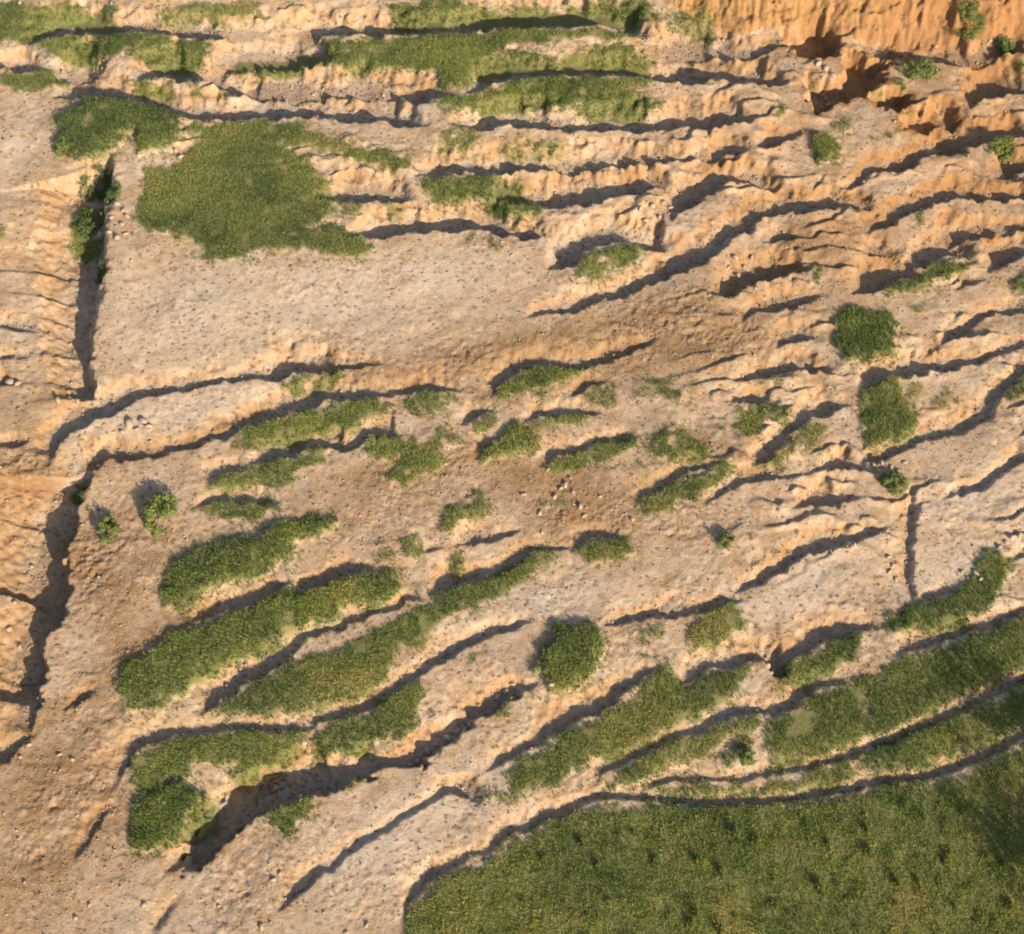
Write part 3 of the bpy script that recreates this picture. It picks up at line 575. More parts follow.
rgh = 0.25 + 0.85 * sstep(-.45, .55, fbm(X, Y, 3.0, 3, 0))
fine = fine * rgh * (1 + .7 * STN) + CLm * (0.13 * vn(X / .40, Y / .8, 2) + 0.09 * vn(X / .17, Y / .38, 3) + 0.06 * vn(X / .2, Y / .2, 7))
fadeout = 1 - sstep(36, 60, np.hypot(X, Y))
fine = fine * fadeout
LEDGE = saw * amp * (1 - .85 * np.minimum(1, 1.4 * PAL))
Z = big + CL + LEDGE - TR + MD * (1 - sstep(0.25, 0.6, TR)) + fine

def h_at(x, y):
    v = np.interp(y, v_all, np.arange(NV)); u = np.interp(x / scl(y), u_all, np.arange(NU))
    j = np.clip(v.astype(int), 0, NV - 2); i = np.clip(u.astype(int), 0, NU - 2)
    fv, fu = v - j, u - i
    return (Z[j, i] * (1 - fu) + Z[j, i + 1] * fu) * (1 - fv) + (Z[j + 1, i] * (1 - fu) + Z[j + 1, i + 1] * fu) * fv
def g_at(F, x, y):
    v = np.interp(y, v_all, np.arange(NV)); u = np.interp(x / scl(y), u_all, np.arange(NU))
    return F[np.clip((v + .5).astype(int), 0, NV - 1), np.clip((u + .5).astype(int), 0, NU - 1)]

# ------------------------------------------------------------------ mesh helpers
def np_mesh(name, verts, faces, k, smooth=False):
    me = bpy.data.meshes.new(name)
    nv, nf = len(verts), len(faces)
    me.vertices.add(nv); me.vertices.foreach_set('co', np.asarray(verts, np.float32).ravel())
    me.loops.add(nf * k); me.loops.foreach_set('vertex_index', np.asarray(faces, np.int32).ravel())
    me.polygons.add(nf); me.polygons.foreach_set('loop_start', np.arange(0, nf * k, k, dtype=np.int32))
    if smooth: me.polygons.foreach_set('use_smooth', np.ones(nf, bool))
    me.update(calc_edges=True)
    return me
def attr(me, name, arr):
    a = me.attributes.new(name, 'FLOAT', 'POINT'); a.data.foreach_set('value', np.asarray(arr, np.float32).ravel())
def cattr(me, name, rgb):
    a = me.attributes.new(name, 'FLOAT_COLOR', 'POINT')
    a.data.foreach_set('color', np.concatenate([rgb, np.ones((len(rgb), 1))], 1).astype(np.float32).ravel())
def link(name, me, mat=None, parent=None):
    o = bpy.data.objects.new(name, me); col.objects.link(o)
    if mat and me: me.materials.append(mat)
    if parent: o.parent = parent
    return o
def tag(o, label=None, cat=None, group=None, kind=None):
    for k, v in (('label', label), ('category', cat), ('group', group), ('kind', kind)):
        if v: o[k] = v

# ------------------------------------------------------------------ materials
def new_mat(name):
    m = bpy.data.materials.new(name); m.use_nodes = True
    nt = m.node_tree; b = nt.nodes['Principled BSDF']
    return m, nt, b
def mixc(nt, f, a, b):
    n = nt.nodes.new('ShaderNodeMix'); n.data_type = 'RGBA'
    for s_, v in ((n.inputs[0], f), (n.inputs[6], a), (n.inputs[7], b)):
        if isinstance(v, bpy.types.NodeSocket): nt.links.new(v, s_)
        elif isinstance(v, tuple): s_.default_value = v + (1,)
        else: s_.default_value = v
    return n.outputs[2]
def math_n(nt, op, a, b=0.0, clamp=False):
    n = nt.nodes.new('ShaderNodeMath'); n.operation = op; n.use_clamp = clamp
    for s_, v in ((n.inputs[0], a), (n.inputs[1], b)):
        if isinstance(v, bpy.types.NodeSocket): nt.links.new(v, s_)
        else: s_.default_value = v
    return n.outputs[0]
def noise_n(nt, vec, scale, detail=4, rough=0.55):
    n = nt.nodes.new('ShaderNodeTexNoise'); n.inputs['Scale'].default_value = scale
    n.inputs['Detail'].default_value = detail; n.inputs['Roughness'].default_value = rough
    nt.links.new(vec, n.inputs['Vector']); return n.outputs['Fac']
def rng_n(nt, v, a, b):
    n = nt.nodes.new('ShaderNodeMapRange'); n.inputs[1].default_value = a; n.inputs[2].default_value = b
    nt.links.new(v, n.inputs[0]); return n.outputs[0]
def attr_n(nt, name):
    n = nt.nodes.new('ShaderNodeAttribute'); n.attribute_name = name; return n

msoil, nt, b = new_mat('soil')
tc = nt.nodes.new('ShaderNodeTexCoord').outputs['Object']
mp = nt.nodes.new('ShaderNodeMapping'); mp.inputs['Rotation'].default_value = (0, 0, 0.95); mp.inputs['Scale'].default_value = (.8, 1.1, 1)
nt.links.new(tc, mp.inputs['Vector']); tcr = mp.outputs[0]
c = mixc(nt, rng_n(nt, noise_n(nt, tc, 0.45, 7, .68), .38, .60), (0.53, 0.395, 0.270), (0.44, 0.280, 0.155))
c = mixc(nt, math_n(nt, 'MULTIPLY', rng_n(nt, noise_n(nt, tc, 1.7, 7, .75), .47, .62), .75), c, (0.58, 0.455, 0.335))
c = mixc(nt, math_n(nt, 'MULTIPLY', attr_n(nt, 'pale').outputs['Fac'], rng_n(nt, noise_n(nt, tc, 1.2, 5, .65), .25, .55), True), c, (0.61, 0.495, 0.375))
spk = rng_n(nt, noise_n(nt, tc, 5.0, 5, .75), .53, .64)
c = mixc(nt, math_n(nt, 'MULTIPLY', spk, 0.55), c, (0.56, 0.49, 0.40))
ora = math_n(nt, 'MULTIPLY', attr_n(nt, 'orange').outputs['Fac'], rng_n(nt, noise_n(nt, tc, 0.9, 5, .65), .22, .52), True)
c = mixc(nt, ora, c, mixc(nt, rng_n(nt, noise_n(nt, tc, 1.6, 5, .65), .35, .65), (0.40, 0.24, 0.10), (0.355, 0.18, 0.066)))
c = mixc(nt, attr_n(nt, 'red').outputs['Fac'], c, mixc(nt, rng_n(nt, noise_n(nt, tc, 2.4, 5, .7), .35, .65), (0.34, 0.165, 0.07), (0.25, 0.12, 0.052)))
pal = math_n(nt, 'MULTIPLY', attr_n(nt, 'floor').outputs['Fac'], rng_n(nt, noise_n(nt, tc, 1.1, 4), .35, .6), True)
c = mixc(nt, math_n(nt, 'MULTIPLY', pal, 0.75), c, (0.41, 0.345, 0.27))
c = mixc(nt, math_n(nt, 'MULTIPLY', attr_n(nt, 'stain').outputs['Fac'], rng_n(nt, noise_n(nt, tc, 1.8, 6, .7), .25, .6), True), c, (0.30, 0.180, 0.085))
lit = math_n(nt, 'MULTIPLY', attr_n(nt, 'litter').outputs['Fac'], rng_n(nt, noise_n(nt, tc, 2.6, 7, .8), .36, .60), True)
c = mixc(nt, math_n(nt, 'MULTIPLY', lit, 0.8), c, (0.25, 0.145, 0.065))
def specks(scale, r0, r1, chance, vec):
    wv = nt.nodes.new('ShaderNodeTexNoise'); wv.inputs['Scale'].default_value = 5.0; wv.inputs['Detail'].default_value = 3
    nt.links.new(vec, wv.inputs['Vector'])
    ad = nt.nodes.new('ShaderNodeVectorMath'); ad.operation = 'MULTIPLY_ADD'; ad.inputs[1].default_value = (.30, .30, .0)
    nt.links.new(wv.outputs['Color'], ad.inputs[0]); nt.links.new(vec, ad.inputs[2])
    v_ = nt.nodes.new('ShaderNodeTexVoronoi'); v_.inputs['Scale'].default_value = scale; v_.voronoi_dimensions = '2D'
    nt.links.new(ad.outputs[0], v_.inputs['Vector'])
    sep = nt.nodes.new('ShaderNodeSeparateColor'); nt.links.new(v_.outputs['Color'], sep.inputs[0])
    f_ = rng_n(nt, v_.outputs['Distance'], r1, r0)
    return math_n(nt, 'MULTIPLY', f_, math_n(nt, 'LESS_THAN', sep.outputs[0], chance), True)
spk = rng_n(nt, noise_n(nt, tcr, 2.6, 6, .75), .50, .66)
c = mixc(nt, math_n(nt, 'MULTIPLY', spk, 0.62), c, (0.30, 0.175, 0.08))
c = mixc(nt, math_n(nt, 'MULTIPLY', math_n(nt, 'MULTIPLY', specks(2.3, .07, .24, .6, tcr), rng_n(nt, noise_n(nt, tc, .5, 4), .36, .54)), 0.85), c, (0.15, 0.085, 0.042))
c = mixc(nt, math_n(nt, 'MULTIPLY', math_n(nt, 'MULTIPLY', specks(5.2, .10, .28, .35, tcr), rng_n(nt, noise_n(nt, tc, .7, 4), .40, .58)), 0.6), c, (0.20, 0.115, 0.055))
gre = attr_n(nt, 'green').outputs['Fac']
c = mixc(nt, math_n(nt, 'MULTIPLY', gre, 0.92), c, mixc(nt, rng_n(nt, noise_n(nt, tc, 2.0, 5, .7), .4, .65), (0.13, 0.15, 0.045), (0.21, 0.18, 0.07)))
nt.links.new(c, b.inputs['Base Color'])
b.inputs['Roughness'].default_value = 0.95
b.inputs['Specular IOR Level'].default_value = 0.12
bmp = nt.nodes.new('ShaderNodeBump'); bmp.inputs['Strength'].default_value = 0.9; bmp.inputs['Distance'].default_value = 0.08
nt.links.new(noise_n(nt, tc, 9.0, 6, .75), bmp.inputs['Height']); nt.links.new(bmp.outputs[0], b.inputs['Normal'])

def leaf_mat(name, transl=0.25):
    m, nt, b = new_mat(name)
    at = attr_n(nt, 'tint').outputs['Color']
    nt.links.new(at, b.inputs['Base Color']); b.inputs['Roughness'].default_value = 0.6; b.inputs['Specular IOR Level'].default_value = 0.25
    tr = nt.nodes.new('ShaderNodeBsdfTranslucent'); nt.links.new(at, tr.inputs[0])
    mx = nt.nodes.new('ShaderNodeMixShader'); mx.inputs[0].default_value = transl
    nt.links.new(b.outputs[0], mx.inputs[1]); nt.links.new(tr.outputs[0], mx.inputs[2])
    nt.links.new(mx.outputs[0], nt.nodes['Material Output'].inputs[0])
    return m
mgrass = leaf_mat('grass', .4)
mleaf = leaf_mat('leaves', .3)
mbark, nt, b = new_mat('bark')
tc = nt.nodes.new('ShaderNodeTexCoord').outputs['Object']
nt.links.new(mixc(nt, noise_n(nt, tc, 8, 4), (0.10, 0.07, 0.045), (0.19, 0.14, 0.10)), b.inputs['Base Color']); b.inputs['Roughness'].default_value = .9
mstone, nt, b = new_mat('stone')
tc = nt.nodes.new('ShaderNodeTexCoord').outputs['Object']
nt.links.new(mixc(nt, rng_n(nt, noise_n(nt, tc, 5, 5, .7), .35, .65), (0.44, 0.35, 0.26), (0.30, 0.20, 0.125)), b.inputs['Base Color']); b.inputs['Roughness'].default_value = .9
mclod, nt, b = new_mat('clod')
tc = nt.nodes.new('ShaderNodeTexCoord').outputs['Object']
nt.links.new(mixc(nt, rng_n(nt, noise_n(nt, tc, 1.3, 4, .7), .35, .65), (0.46, 0.345, 0.235), (0.28, 0.17, 0.09)), b.inputs['Base Color']); b.inputs['Roughness'].default_value = .95

# ------------------------------------------------------------------ the terrain sheet
V = np.stack([X, Y, Z], -1).reshape(-1, 3)
idx = np.arange(NU * NV).reshape(NV, NU)
F = np.stack([idx[:-1, :-1], idx[:-1, 1:], idx[1:, 1:], idx[1:, :-1]], -1).reshape(-1, 4)
me = np_mesh('terrain', V, F, 4, True)
px_c = ground(980, 110)
upr = np.exp(-(((X - px_c[0]) / 15) ** 2 + ((Y - px_c[1]) / 12) ** 2))
left = sstep(-20.0, -23.5, X + 0.4 * vn(X / 2, Y / 2, 1)) * (1 - np.clip((Y - 14) / 10, 0, 1))
orange = np.clip(OR * (0.75 + 0.55 * upr) + 1.7 * CLm + 0.55 * upr * (0.6 + 0.5 * vn(X / 1.5, Y / 1.5, 2)) + 0.25 * left + 0.08, 0, 1.8)
attr(me, 'orange', orange)
attr(me, 'red', np.clip(0.75 * CLm * sstep(18, 24, X + 0 * Y) + 0.75 * upr * OR + 0.8 * FL * upr + .25 * upr, 0, .95) * 0.62)
attr(me, 'floor', FL * (1 - .75 * upr) * (1 - .7 * CLm))
attr(me, 'litter', np.clip(LT + 0.25 * zone, 0, 1))
attr(me, 'green', GR)
attr(me, 'stain', STN)
attr(me, 'pale', PAL)
terrain = link('terrain', me, msoil)
tag(terrain, 'eroded sandy hillside cut by shaded cracks and steps', None, None, 'structure')

# ------------------------------------------------------------------ grass
TONES = np.array([[0.110, 0.158, 0.050], [0.185, 0.235, 0.066], [0.250, 0.285, 0.072], [0.400, 0.340, 0.115]])
def grass_verts(x, y, z, n_bl, length, width, tone, lean=0.75, gain=1.0):
    N = len(x)
    if N == 0: return np.zeros((0, 3)), np.zeros((0, 3))
    x = np.repeat(x, n_bl); y = np.repeat(y, n_bl); z = np.repeat(z, n_bl)
    M = len(x)
    br = np.repeat(rng.normal(0, 1, N), n_bl)
    ang = rng.random(M) * 2 * np.pi
    ln = length * (0.6 + 0.7 * rng.random(M)) * (1 + .18 * np.repeat(rng.normal(0, 1, N), n_bl))
    ln = np.clip(ln, 0.06, 3)
    le = lean * (0.35 + 0.9 * rng.random(M))
    ox = rng.normal(0, 0.045, M); oy = rng.normal(0, 0.045, M)
    bx, by = x + ox, y + oy
    wx, wy = -np.sin(ang + rng.normal(0, .6, M)), np.cos(ang + rng.normal(0, .6, M))
    w = width * (0.7 + 0.6 * rng.random(M)) / 2
    tipx = bx + np.cos(ang) * ln * le - 0.10 * ln; tipy = by + np.sin(ang) * ln * le - 0.16 * ln
    tipz = z + ln * np.sqrt(np.maximum(0.15, 1 - le ** 2))
    v = np.empty((M, 3, 3))
    v[:, 0] = np.stack([bx - wx * w, by - wy * w, z - 0.03], -1)
    v[:, 1] = np.stack([bx + wx * w, by + wy * w, z - 0.03], -1)
    v[:, 2] = np.stack([tipx, tipy, tipz], -1)
    # tint: slow patches of tone plus a tuft of its own
    t = tone - 0.08 + 0.40 * fbm(x, y, 2.6, 3, 2, .6) + 0.07 * br + 0.04 * rng.normal(0, 1, M)
    t = np.clip(t, 0, 1) * 3
    k = np.minimum(t.astype(int), 2); f = (t - k)[:, None]
    c = 1.15 * gain * (TONES[k] * (1 - f) + TONES[k + 1] * f)
    dry = (rng.random(M) < 0.05)[:, None]
    c = np.where(dry, np.array([0.36, 0.28, 0.13]), c)
    c = np.repeat(c[:, None, :], 3, 1)
    return v.reshape(-1, 3), c.reshape(-1, 3)

def sample_poly(poly, dens, margin=0.0):
    x0, y0 = poly.min(0) - .4; x1, y1 = poly.max(0) + .4
    n = int((x1 - x0) * (y1 - y0) * dens)
    x = x0 + rng.random(n) * (x1 - x0); y = y0 + rng.random(n) * (y1 - y0)
    jx, jy = jitter(x, y)
    ins, dist = poly_info(poly, x + jx, y + jy)
    near_ = (~ins) & (dist < .09); ins = ins | near_; dist = np.where(near_, .09 - dist, dist)
    clump = np.clip(0.5 + 1.1 * fbm(x, y, 0.45, 2, 5), 0, 1)
    keep = np.where(ins, rng.random(n) < (0.42 + dist / 0.45 + 0.45 * clump) * (1 - .55 * sstep(.45, .8, fbm(x, y, 1.3, 3, 3))), rng.random(n) < (0.55 * np.exp(-dist / 0.18) + .26 * np.exp(-dist / .45)) * clump)
    return x[keep], y[keep]

used = {}
for (pts, h, dens, tone, nm, lab), poly in zip(GP, polys[:-1]):
    x, y = sample_poly(poly, 150 * dens)
    # thin the grass in drifts when it is sparse, keep it out of the crack floors
    drift = fbm(x, y, 0.8, 2, 6)
    keep = (drift > (0.75 - dens) * 1.1 - 0.55) & (g_at(FL, x, y) * (g_at(TR, x, y) > .2) < (9 if 'inside' in lab else 0.75) + 0.2 * rng.random(len(x)))
    x, y = x[keep], y[keep]
    z = h_at(x, y)
    if len(x) < 3: continue
    L = 0.135 if h < .2 else 0.18
    small = len(x) < 175; cs = .09 if small else .22
    cells = {}
    for k_, key in enumerate(zip(np.floor(x / cs).astype(int), np.floor(y / cs).astype(int))): cells.setdefault(key, []).append(k_)
    comps = []; seen = set()
    for key in cells:
        if key in seen: continue
        st = [key]; seen.add(key); mem = []
        while st:
            a_ = st.pop(); mem += cells[a_]
            for dx_ in (-1, 0, 1):
                for dy_ in (-1, 0, 1):
                    nb = (a_[0] + dx_, a_[1] + dy_)
                    if nb in cells and nb not in seen: seen.add(nb); st.append(nb)
        comps.append(mem)
    comps.sort(key=len, reverse=True)
    extra = [np.array(c_) for c_ in comps[1:] if len(c_) >= 8]
    main = np.array(comps[0] + ([] if small else [k_ for c_ in comps[1:] if len(c_) < 8 for k_ in c_]))
    xa, ya, za = x, y, z
    x, y, z = xa[main], ya[main], za[main]
    v, cc = grass_verts(x, y, z, 5, L, 0.044, tone)
    org = np.array([x.mean(), y.mean(), z.min()])
    me = np_mesh(nm, v - org, np.arange(len(v)).reshape(-1, 3), 3)
    cattr(me, 'tint', cc)
    o = link(nm, me, mgrass); o.location = org
    cat = {'grass_patch': 'grass patch', 'grass_strip': 'grass strip', 'grass_tuft': 'grass tuft', 'grass_mound': 'grass mound'}[nm]
    grp = {'grass_patch': 'grass patches on the eroded ground', 'grass_strip': 'grass strips on the ridges', 'grass_tuft': 'small tufts on bare ground', 'grass_mound': 'thick grass mounds'}[nm]
    tag(o, lab, cat, grp)
    for e_ in extra:
        v, cc = grass_verts(xa[e_], ya[e_], za[e_], 5, L, 0.044, tone)
        me = np_mesh('tuft', v - org, np.arange(len(v)).reshape(-1, 3), 3); cattr(me, 'tint', cc)
        link('tuft', me, mgrass, o)

# the big meadow
poly = polys[-1]
x, y = sample_poly(poly, 150)
keep = g_at(TR, x, y) < 0.35
x, y = x[keep], y[keep]
z = h_at(x, y)
v1, c1 = grass_verts(x, y, z, 5, 0.115, 0.046, .60, gain=1.1)
# taller tussocks
n = 420
xt, yt = sample_poly(poly, 1.6)
xx, yy2 = [], []
for a, b_ in zip(xt, yt):
    k = random.randint(8, 30); r = random.uniform(.08, .22)
    xx += list(np.random.default_rng(int(abs(a * 1000)) + 5).normal(a, r, k)); yy2 += list(np.random.default_rng(int(abs(b_ * 1000)) + 9).normal(b_, r, k))
xx, yy2 = np.array(xx), np.array(yy2)
keep = g_at(GR, xx, yy2) > .5
xx, yy2 = xx[keep], yy2[keep]
v2, c2 = grass_verts(xx, yy2, h_at(xx, yy2), 4, 0.20, 0.045, .60, .6, gain=1.15)
v = np.vstack([v1, v2]); cc = np.vstack([c1, c2])
me = np_mesh('meadow', v, np.arange(len(v)).reshape(-1, 3), 3); cattr(me, 'tint', cc)
o = link('meadow', me, mgrass)
tag(o, 'wide green meadow filling the lower right corner', 'meadow', None, 'stuff')

ORD = ['first', 'second', 'third', 'fourth', 'fifth', 'sixth', 'seventh', 'eighth', 'ninth', 'tenth', 'eleventh', 'twelfth', 'thirteenth', 'fourteenth', 'fifteenth', 'sixteenth', 'seventeenth', 'eighteenth', 'nineteenth', 'twentieth']
ORD += ['twenty ' + w_ for w_ in ORD[:9]] + ['thirtieth'] + ['thirty ' + w_ for w_ in ORD[:9]]
# tall weeds in the meadow that throw long shadows
WE = [(738,838),(757,842),(702,866),(722,875),(735,848),(836,806),(866,830),(905,806),(925,818),(945,862),(897,884),(918,880),(1004,868),(985,858),(950,858),(895,905),(955,908),(822,890),(775,905),(736,916),(720,930),(696,915),(828,846),(870,852),(964,815),(1010,905),(635,835),(655,862),(582,845),(545,860),(610,905),(690,925),(598,868),(525,905)]
proto = []
for k in range(3):
    r = np.random.default_rng(50 + k)
    n = 26
    v, cc = grass_verts(r.normal(0, .10, n), r.normal(0, .10, n), np.zeros(n), 4, [.48, .40, .55][k], .05, [.5, .62, .35][k], .42)
    me = np_mesh('weed', v, np.arange(len(v)).reshape(-1, 3), 3); cattr(me, 'tint', cc); me.materials.append(mgrass); proto.append(me)
for k, (px, py) in enumerate(sorted(WE)):
    g = ground(px, py, .1)
    o = link('weed', proto[k % 3]); o.location = (g[0], g[1], float(h_at(g[:1], g[1:])[0])); o.rotation_euler = (0, 0, random.random() * 6.28)
    s_ = random.uniform(.45, 1.0); o.scale = (s_, s_, s_ * random.uniform(.9, 1.2))
    tag(o, 'tall weed tussock in the big meadow, ' + ORD[k] + ' from the left', 'weed', 'tall weeds in the lower right meadow')

# ------------------------------------------------------------------ shrubs and the tree beyond the right edge
def tube(p, r, seg=6):
    p = np.array(p, float); vs, fs = [], []
    for k in range(len(p)):
        t = p[min(k + 1, len(p) - 1)] - p[max(k - 1, 0)]; t /= np.linalg.norm(t) + 1e-9
        a = np.cross(t, [0.3, 1, 0.2]); a /= np.linalg.norm(a); b_ = np.cross(t, a)
        for q in range(seg):
            w = 2 * math.pi * q / seg
            vs.append(p[k] + r[k] * (a * math.cos(w) + b_ * math.sin(w)))
    for k in range(len(p) - 1):
        for q in range(seg):
            q2 = (q + 1) % seg
            fs.append((k * seg + q, k * seg + q2, (k + 1) * seg + q2, (k + 1) * seg + q))
    return vs, fs
def join_tubes(tubes):
    V_, F_ = [], []
    for vs, fs in tubes:
        o_ = len(V_); V_ += vs; F_ += [tuple(i + o_ for i in f) for f in fs]
    return np.array(V_), np.array(F_)
def leaves(cent, nrm_r, n_leaf, size, tone, r):
    """leaf quads round clump centres"""
    k = r.integers(0, len(cent), n_leaf)
    d = r.normal(0, 1, (n_leaf, 3)); d /= np.linalg.norm(d, axis=1)[:, None]
    rad = nrm_r[k] * (0.45 + 0.6 * r.random(n_leaf))
    p = cent[k] + d * rad[:, None]
    nor = d + r.normal(0, .55, (n_leaf, 3)); nor[:, 2] += .35; nor /= np.linalg.norm(nor, axis=1)[:, None]
    a = np.cross(nor, r.normal(0, 1, (n_leaf, 3))); a /= np.linalg.norm(a, axis=1)[:, None]
    b_ = np.cross(nor, a)
    L = size * (0.7 + .6 * r.random(n_leaf))[:, None]; W = L * .42
    v = np.stack([p - a * L * .5, p + b_ * W * .5 + nor * .01, p + a * L * .5, p - b_ * W * .5 + nor * .01], 1)
    t = np.clip(tone + .10 * r.normal(0, 1, len(cent))[k] + .10 * r.normal(0, 1, n_leaf), 0, 1) * 3
    q = np.minimum(t.astype(int), 2); f = (t - q)[:, None]
    c = TONES[q] * (1 - f) + TONES[q + 1] * f
    return v.reshape(-1, 3), np.repeat(c, 4, 0)
def bush(px, py, rx, ry, hgt, lsize, tone, name, label, k):
    r = np.random.default_rng(100 + k)
    g = ground(px, py, hgt * .4); mpp = 0.0525 * (1 + 0.0085 * g[1])
    RX, RY = rx * mpp, ry * mpp * 1.1
    z0 = float(h_at(g[:1], g[1:])[0])
    root = bpy.data.objects.new(name, None); col.objects.link(root); root.location = (g[0], g[1], z0 - .03)
    nc = int(18 + 45 * RX * RY)
    cent = []
    while len(cent) < nc:
        p = r.uniform(-1, 1, 3); p[2] = r.uniform(0.05, 1)
        m = p[0] ** 2 + p[1] ** 2 + (p[2] * .9) ** 2
        if m < 1 and m > .12 and vn(np.array([p[0] * 2.2 + k]), np.array([p[1] * 2.2]), 3)[0] > -.5:
            cent.append((p[0] * RX * .88, p[1] * RY * .88, .06 + p[2] * hgt * .8))
    cent = np.array(cent)
    gz = h_at(cent[:, 0] + g[0], cent[:, 1] + g[1]) - z0
    cent[:, 2] += np.clip(gz, -.4, .6)
    rr = r.uniform(.10, .22, nc) * (0.7 + .5 * min(RX, RY))
    nl = int(np.clip(2600 * RX * RY * (.13 / lsize) ** 2 + 500, 600, 4200))
    v, cc = leaves(cent, rr, nl, lsize, tone, r)
    me = np_mesh('foliage', v, np.arange(len(v)).reshape(-1, 4), 4); cattr(me, 'tint', cc)
    link('foliage', me, mleaf, root)
    tb = []
    for q in range(7):
        c0 = cent[r.integers(0, nc)]
        tb.append(tube([(0, 0, -.08), (c0[0] * .3, c0[1] * .3, c0[2] * .45), tuple(c0)], [.028, .018, .006], 5))
    V_, F_ = join_tubes(tb)
    link('stem', np_mesh('stem', V_, F_, 4, True), mbark, root)
    tag(root, label, 'shrub', 'shrubs on the eroded ground')
for k, a in enumerate(SHR):
    bush(*a, k)

def tree(px, py, hgt, rad, k, label):
    r = np.random.default_rng(300 + k)
    g = ground(px, py); z0 = float(h_at(g[:1], g[1:])[0])
    root = bpy.data.objects.new('tree', None); col.objects.link(root); root.location = (g[0], g[1], z0)
    trunk = [(0, 0, -.2), (.1, .05, hgt * .25), (-.08, .1, hgt * .5), (.05, 0, hgt * .8)]
    tb = [tube(trunk, [.20, .15, .11, .05], 8)]
    cent = []
    for q in range(26):
        an = r.random() * 6.28; rr_ = rad * math.sqrt(r.random()); zz = hgt * r.uniform(.48, 1.0)
        cent.append((rr_ * math.cos(an), rr_ * math.sin(an), zz))
        if q < 12: tb.append(tube([(0, 0, hgt * .4), (cent[-1][0] * .5, cent[-1][1] * .5, zz * .8), cent[-1]], [.08, .05, .02], 5))
    V_, F_ = join_tubes(tb)
    link('trunk', np_mesh('trunk', V_, F_, 4, True), mbark, root)
    v, cc = leaves(np.array(cent), r.uniform(.5, .95, 26), 2600, .20, .35, r)
    me = np_mesh('crown', v, np.arange(len(v)).reshape(-1, 4), 4); cattr(me, 'tint', cc); link('crown', me, mleaf, root)
    tag(root, label, 'tree', 'trees beyond the right edge')
tree(1160, 990, 6.5, 2.0, 0, 'leafy tree beyond the lower right corner shading the meadow')
tree(1120, 830, 4.6, 1.3, 1, 'smaller tree beyond the right edge shading the striped meadow')

# ------------------------------------------------------------------ stones and clods
def stone_mesh(seed, flat=.65):
    r = np.random.default_rng(seed)
    t = (1 + 5 ** .5) / 2
    v = np.array([(-1,t,0),(1,t,0),(-1,-t,0),(1,-t,0),(0,-1,t),(0,1,t),(0,-1,-t),(0,1,-t),(t,0,-1),(t,0,1),(-t,0,-1),(-t,0,1)], float) / 1.9
    f = np.array([(0,11,5),(0,5,1),(0,1,7),(0,7,10),(0,10,11),(1,5,9),(5,11,4),(11,10,2),(10,7,6),(7,1,8),(3,9,4),(3,4,2),(3,2,6),(3,6,8),(3,8,9),(4,9,5),(2,4,11),(6,2,10),(8,6,7),(9,8,1)])
    v = v * (1 + .28 * r.normal(0, 1, (12, 1))).clip(.6, 1.5) * [1.15, .85, flat]
    return v * .5, f
SM = [stone_mesh(s_) for s_ in range(8)]
SMm = []
for v, f in SM:
    m_ = np_mesh('stone', v, f, 3); m_.materials.append(mstone); SMm.append(m_)
ST = [
    ('pale stone lying on the floor of the deep rocky gully', 'stones in the deep gully', [(410,762,9),(417,757,11),(428,748,12),(436,742,10),(447,735,13),(458,729,10),(470,722,12),(482,712,9),(497,694,13),(506,688,11),(512,682,9),(551,688,8),(548,681,7)]),
    ('pale stone in the cluster left of the thin upright crack', 'stones by the upright crack', [(873,465,8),(882,462,9),(891,467,8),(898,471,7),(878,472,7),(905,462,7),(888,558,8),(893,566,7),(889,572,8),(896,579,7)]),
    ('stone in the rubble above the hooked grass', 'rubble at the right edge', [(1006,542,9),(1012,538,10),(1019,536,8),(1000,547,7),(975,573,9),(968,579,8),(980,580,8),(962,572,7)]),
    ('pale stone on the left bank of the long gully', 'stones on the left bank', [(9,381,15),(18,383,10),(64,333,7),(63,318,6),(68,395,9),(58,401,10),(76,398,7),(24,556,7),(12,600,8),(6,625,9),(14,640,8)]),
    ('rock in the shaded cluster on the left bare slab', 'rocks on the left slab', [(129,424,13),(143,421,15),(150,427,10),(137,430,9),(122,432,8)]),
    ('stone in the pile by the curving shadow at upper right', 'stones on the upper right pile', [(735,258,9),(745,262,8),(728,266,8),(752,255,7),(740,270,8),(724,275,7),(640,208,8),(652,205,8),(662,200,9),(671,203,8),(646,216,7),(660,214,7)]),
    ('white stone in the rubble at the foot of the orange cliff', 'rubble below the cliff', [(818,66,10),(826,70,9),(832,76,10),(822,78,8),(829,84,8),(833,90,9)]),
    ('small stone in the debris of the left gully floor', 'debris in the left gully', [(118,205,9),(124,212,9),(112,219,8),(122,226,9),(128,218,7),(110,234,8),(118,240,9),(126,236,7),(176,152,8),(182,158,8)]),
    ('clod in the orange rubble at the centre of the slope', 'rubble at the centre', [(524,495,9),(540,513,8),(565,485,9),(573,492,8),(580,507,9),(585,515,8),(561,488,7),(600,497,7),(632,520,8),(548,470,7),(570,478,7),(555,497,9)]),
    ('white pebble in the grass of the top left corner', 'white pebbles at the top edge', [(20,3,7),(111,1,6)]),
    ('clod on the bare slope at the bottom left', 'clods at the bottom left', [(273,880,10),(262,926,11),(280,874,7),(346,933,8),(367,925,8),(76,918,8),(90,905,7),(145,905,9),(60,755,8),(73,760,7),(30,745,8)]),
]
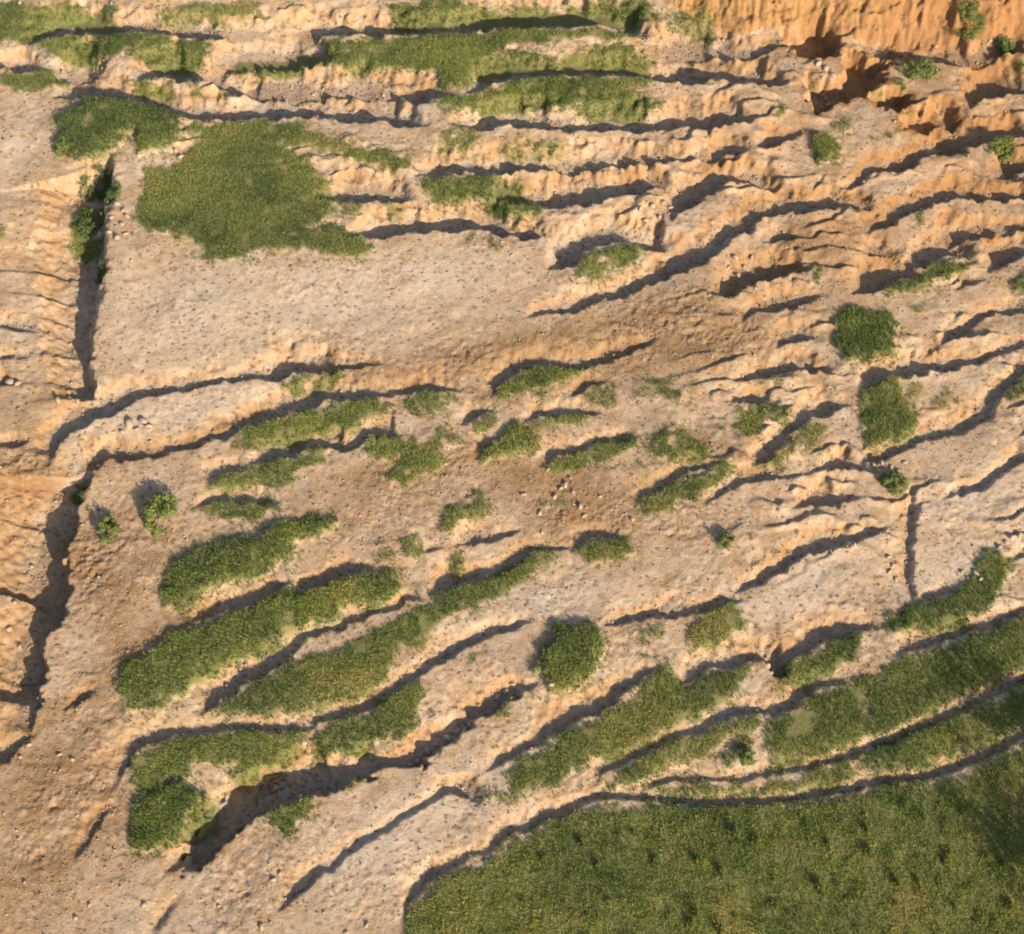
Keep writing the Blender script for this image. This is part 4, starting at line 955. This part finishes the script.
for lab, grp, items in ST:
    for k, (px, py, s_) in enumerate(sorted(items)):
        g = ground(px, py); m_ = 0.040 * s_ * (1 + .0085 * g[1])
        nm = 'clod' if lab.startswith('clod') else 'pebble' if 'pebble' in lab else 'stone'
        o = link(nm, SMm[random.randrange(8)])
        if nm == 'clod':
            o.material_slots[0].link = 'OBJECT'; o.material_slots[0].material = mclod
        o.location = (g[0], g[1], float(h_at(g[:1], g[1:])[0]) + m_ * .12)
        o.rotation_euler = (random.uniform(-.3, .3), random.uniform(-.3, .3), random.random() * 6.28)
        o.scale = (m_, m_ * random.uniform(.7, 1), m_ * random.uniform(.7, 1))
        tag(o, lab + ', ' + ORD[k] + ' from the left', nm, grp)

# crumbs too many to count
N = 42000
x = rng.uniform(-30, 30, N * 5); y = rng.uniform(-25, 33, N * 5)
w = (1 - g_at(GR, x, y)) * (0.10 + .6 * g_at(LT, x, y) + .6 * g_at(STN, x, y) + 1.0 * g_at(FL, x, y) + .4 * g_at(OR, x, y) + 1.0 * np.maximum(0, fbm(x, y, 1.4, 3, 4) - .15))
keep = rng.random(N * 5) < w
x, y = x[keep][:N], y[keep][:N]; N = len(x)
size = 0.045 + 0.06 * rng.random(N) ** 2 + (0.12 * (rng.random(N) < .05) + .10 * g_at(FL, x, y) * (rng.random(N) < .3)) * rng.random(N)
z = h_at(x, y) + size * .15
ov = np.array([(1,0,0),(0,1,0),(-1,0,0),(0,-1,0),(0,0,1),(0,0,-1)], float)
of = np.array([(0,1,4),(1,2,4),(2,3,4),(3,0,4),(1,0,5),(2,1,5),(3,2,5),(0,3,5)])
an = rng.random(N) * 6.28
vv = ov[None] * (0.55 * size[:, None, None] * (0.55 + .7 * rng.random((N, 6, 1)))) * np.array([1, .8, .75]) + rng.normal(0, .12, (N, 6, 3)) * size[:, None, None]
VV = np.empty((N, 6, 3))
VV[..., 0] = x[:, None] + np.cos(an)[:, None] * vv[..., 0] - np.sin(an)[:, None] * vv[..., 1]
VV[..., 1] = y[:, None] + np.sin(an)[:, None] * vv[..., 0] + np.cos(an)[:, None] * vv[..., 1]
VV[..., 2] = z[:, None] + vv[..., 2]
FF = of[None] + (np.arange(N) * 6)[:, None, None]
me = np_mesh('loose_crumbs', VV.reshape(-1, 3), FF.reshape(-1, 3), 3)
o = link('loose_crumbs', me, mclod)
tag(o, 'loose earth crumbs scattered over the bare ground', 'rubble', None, 'stuff')
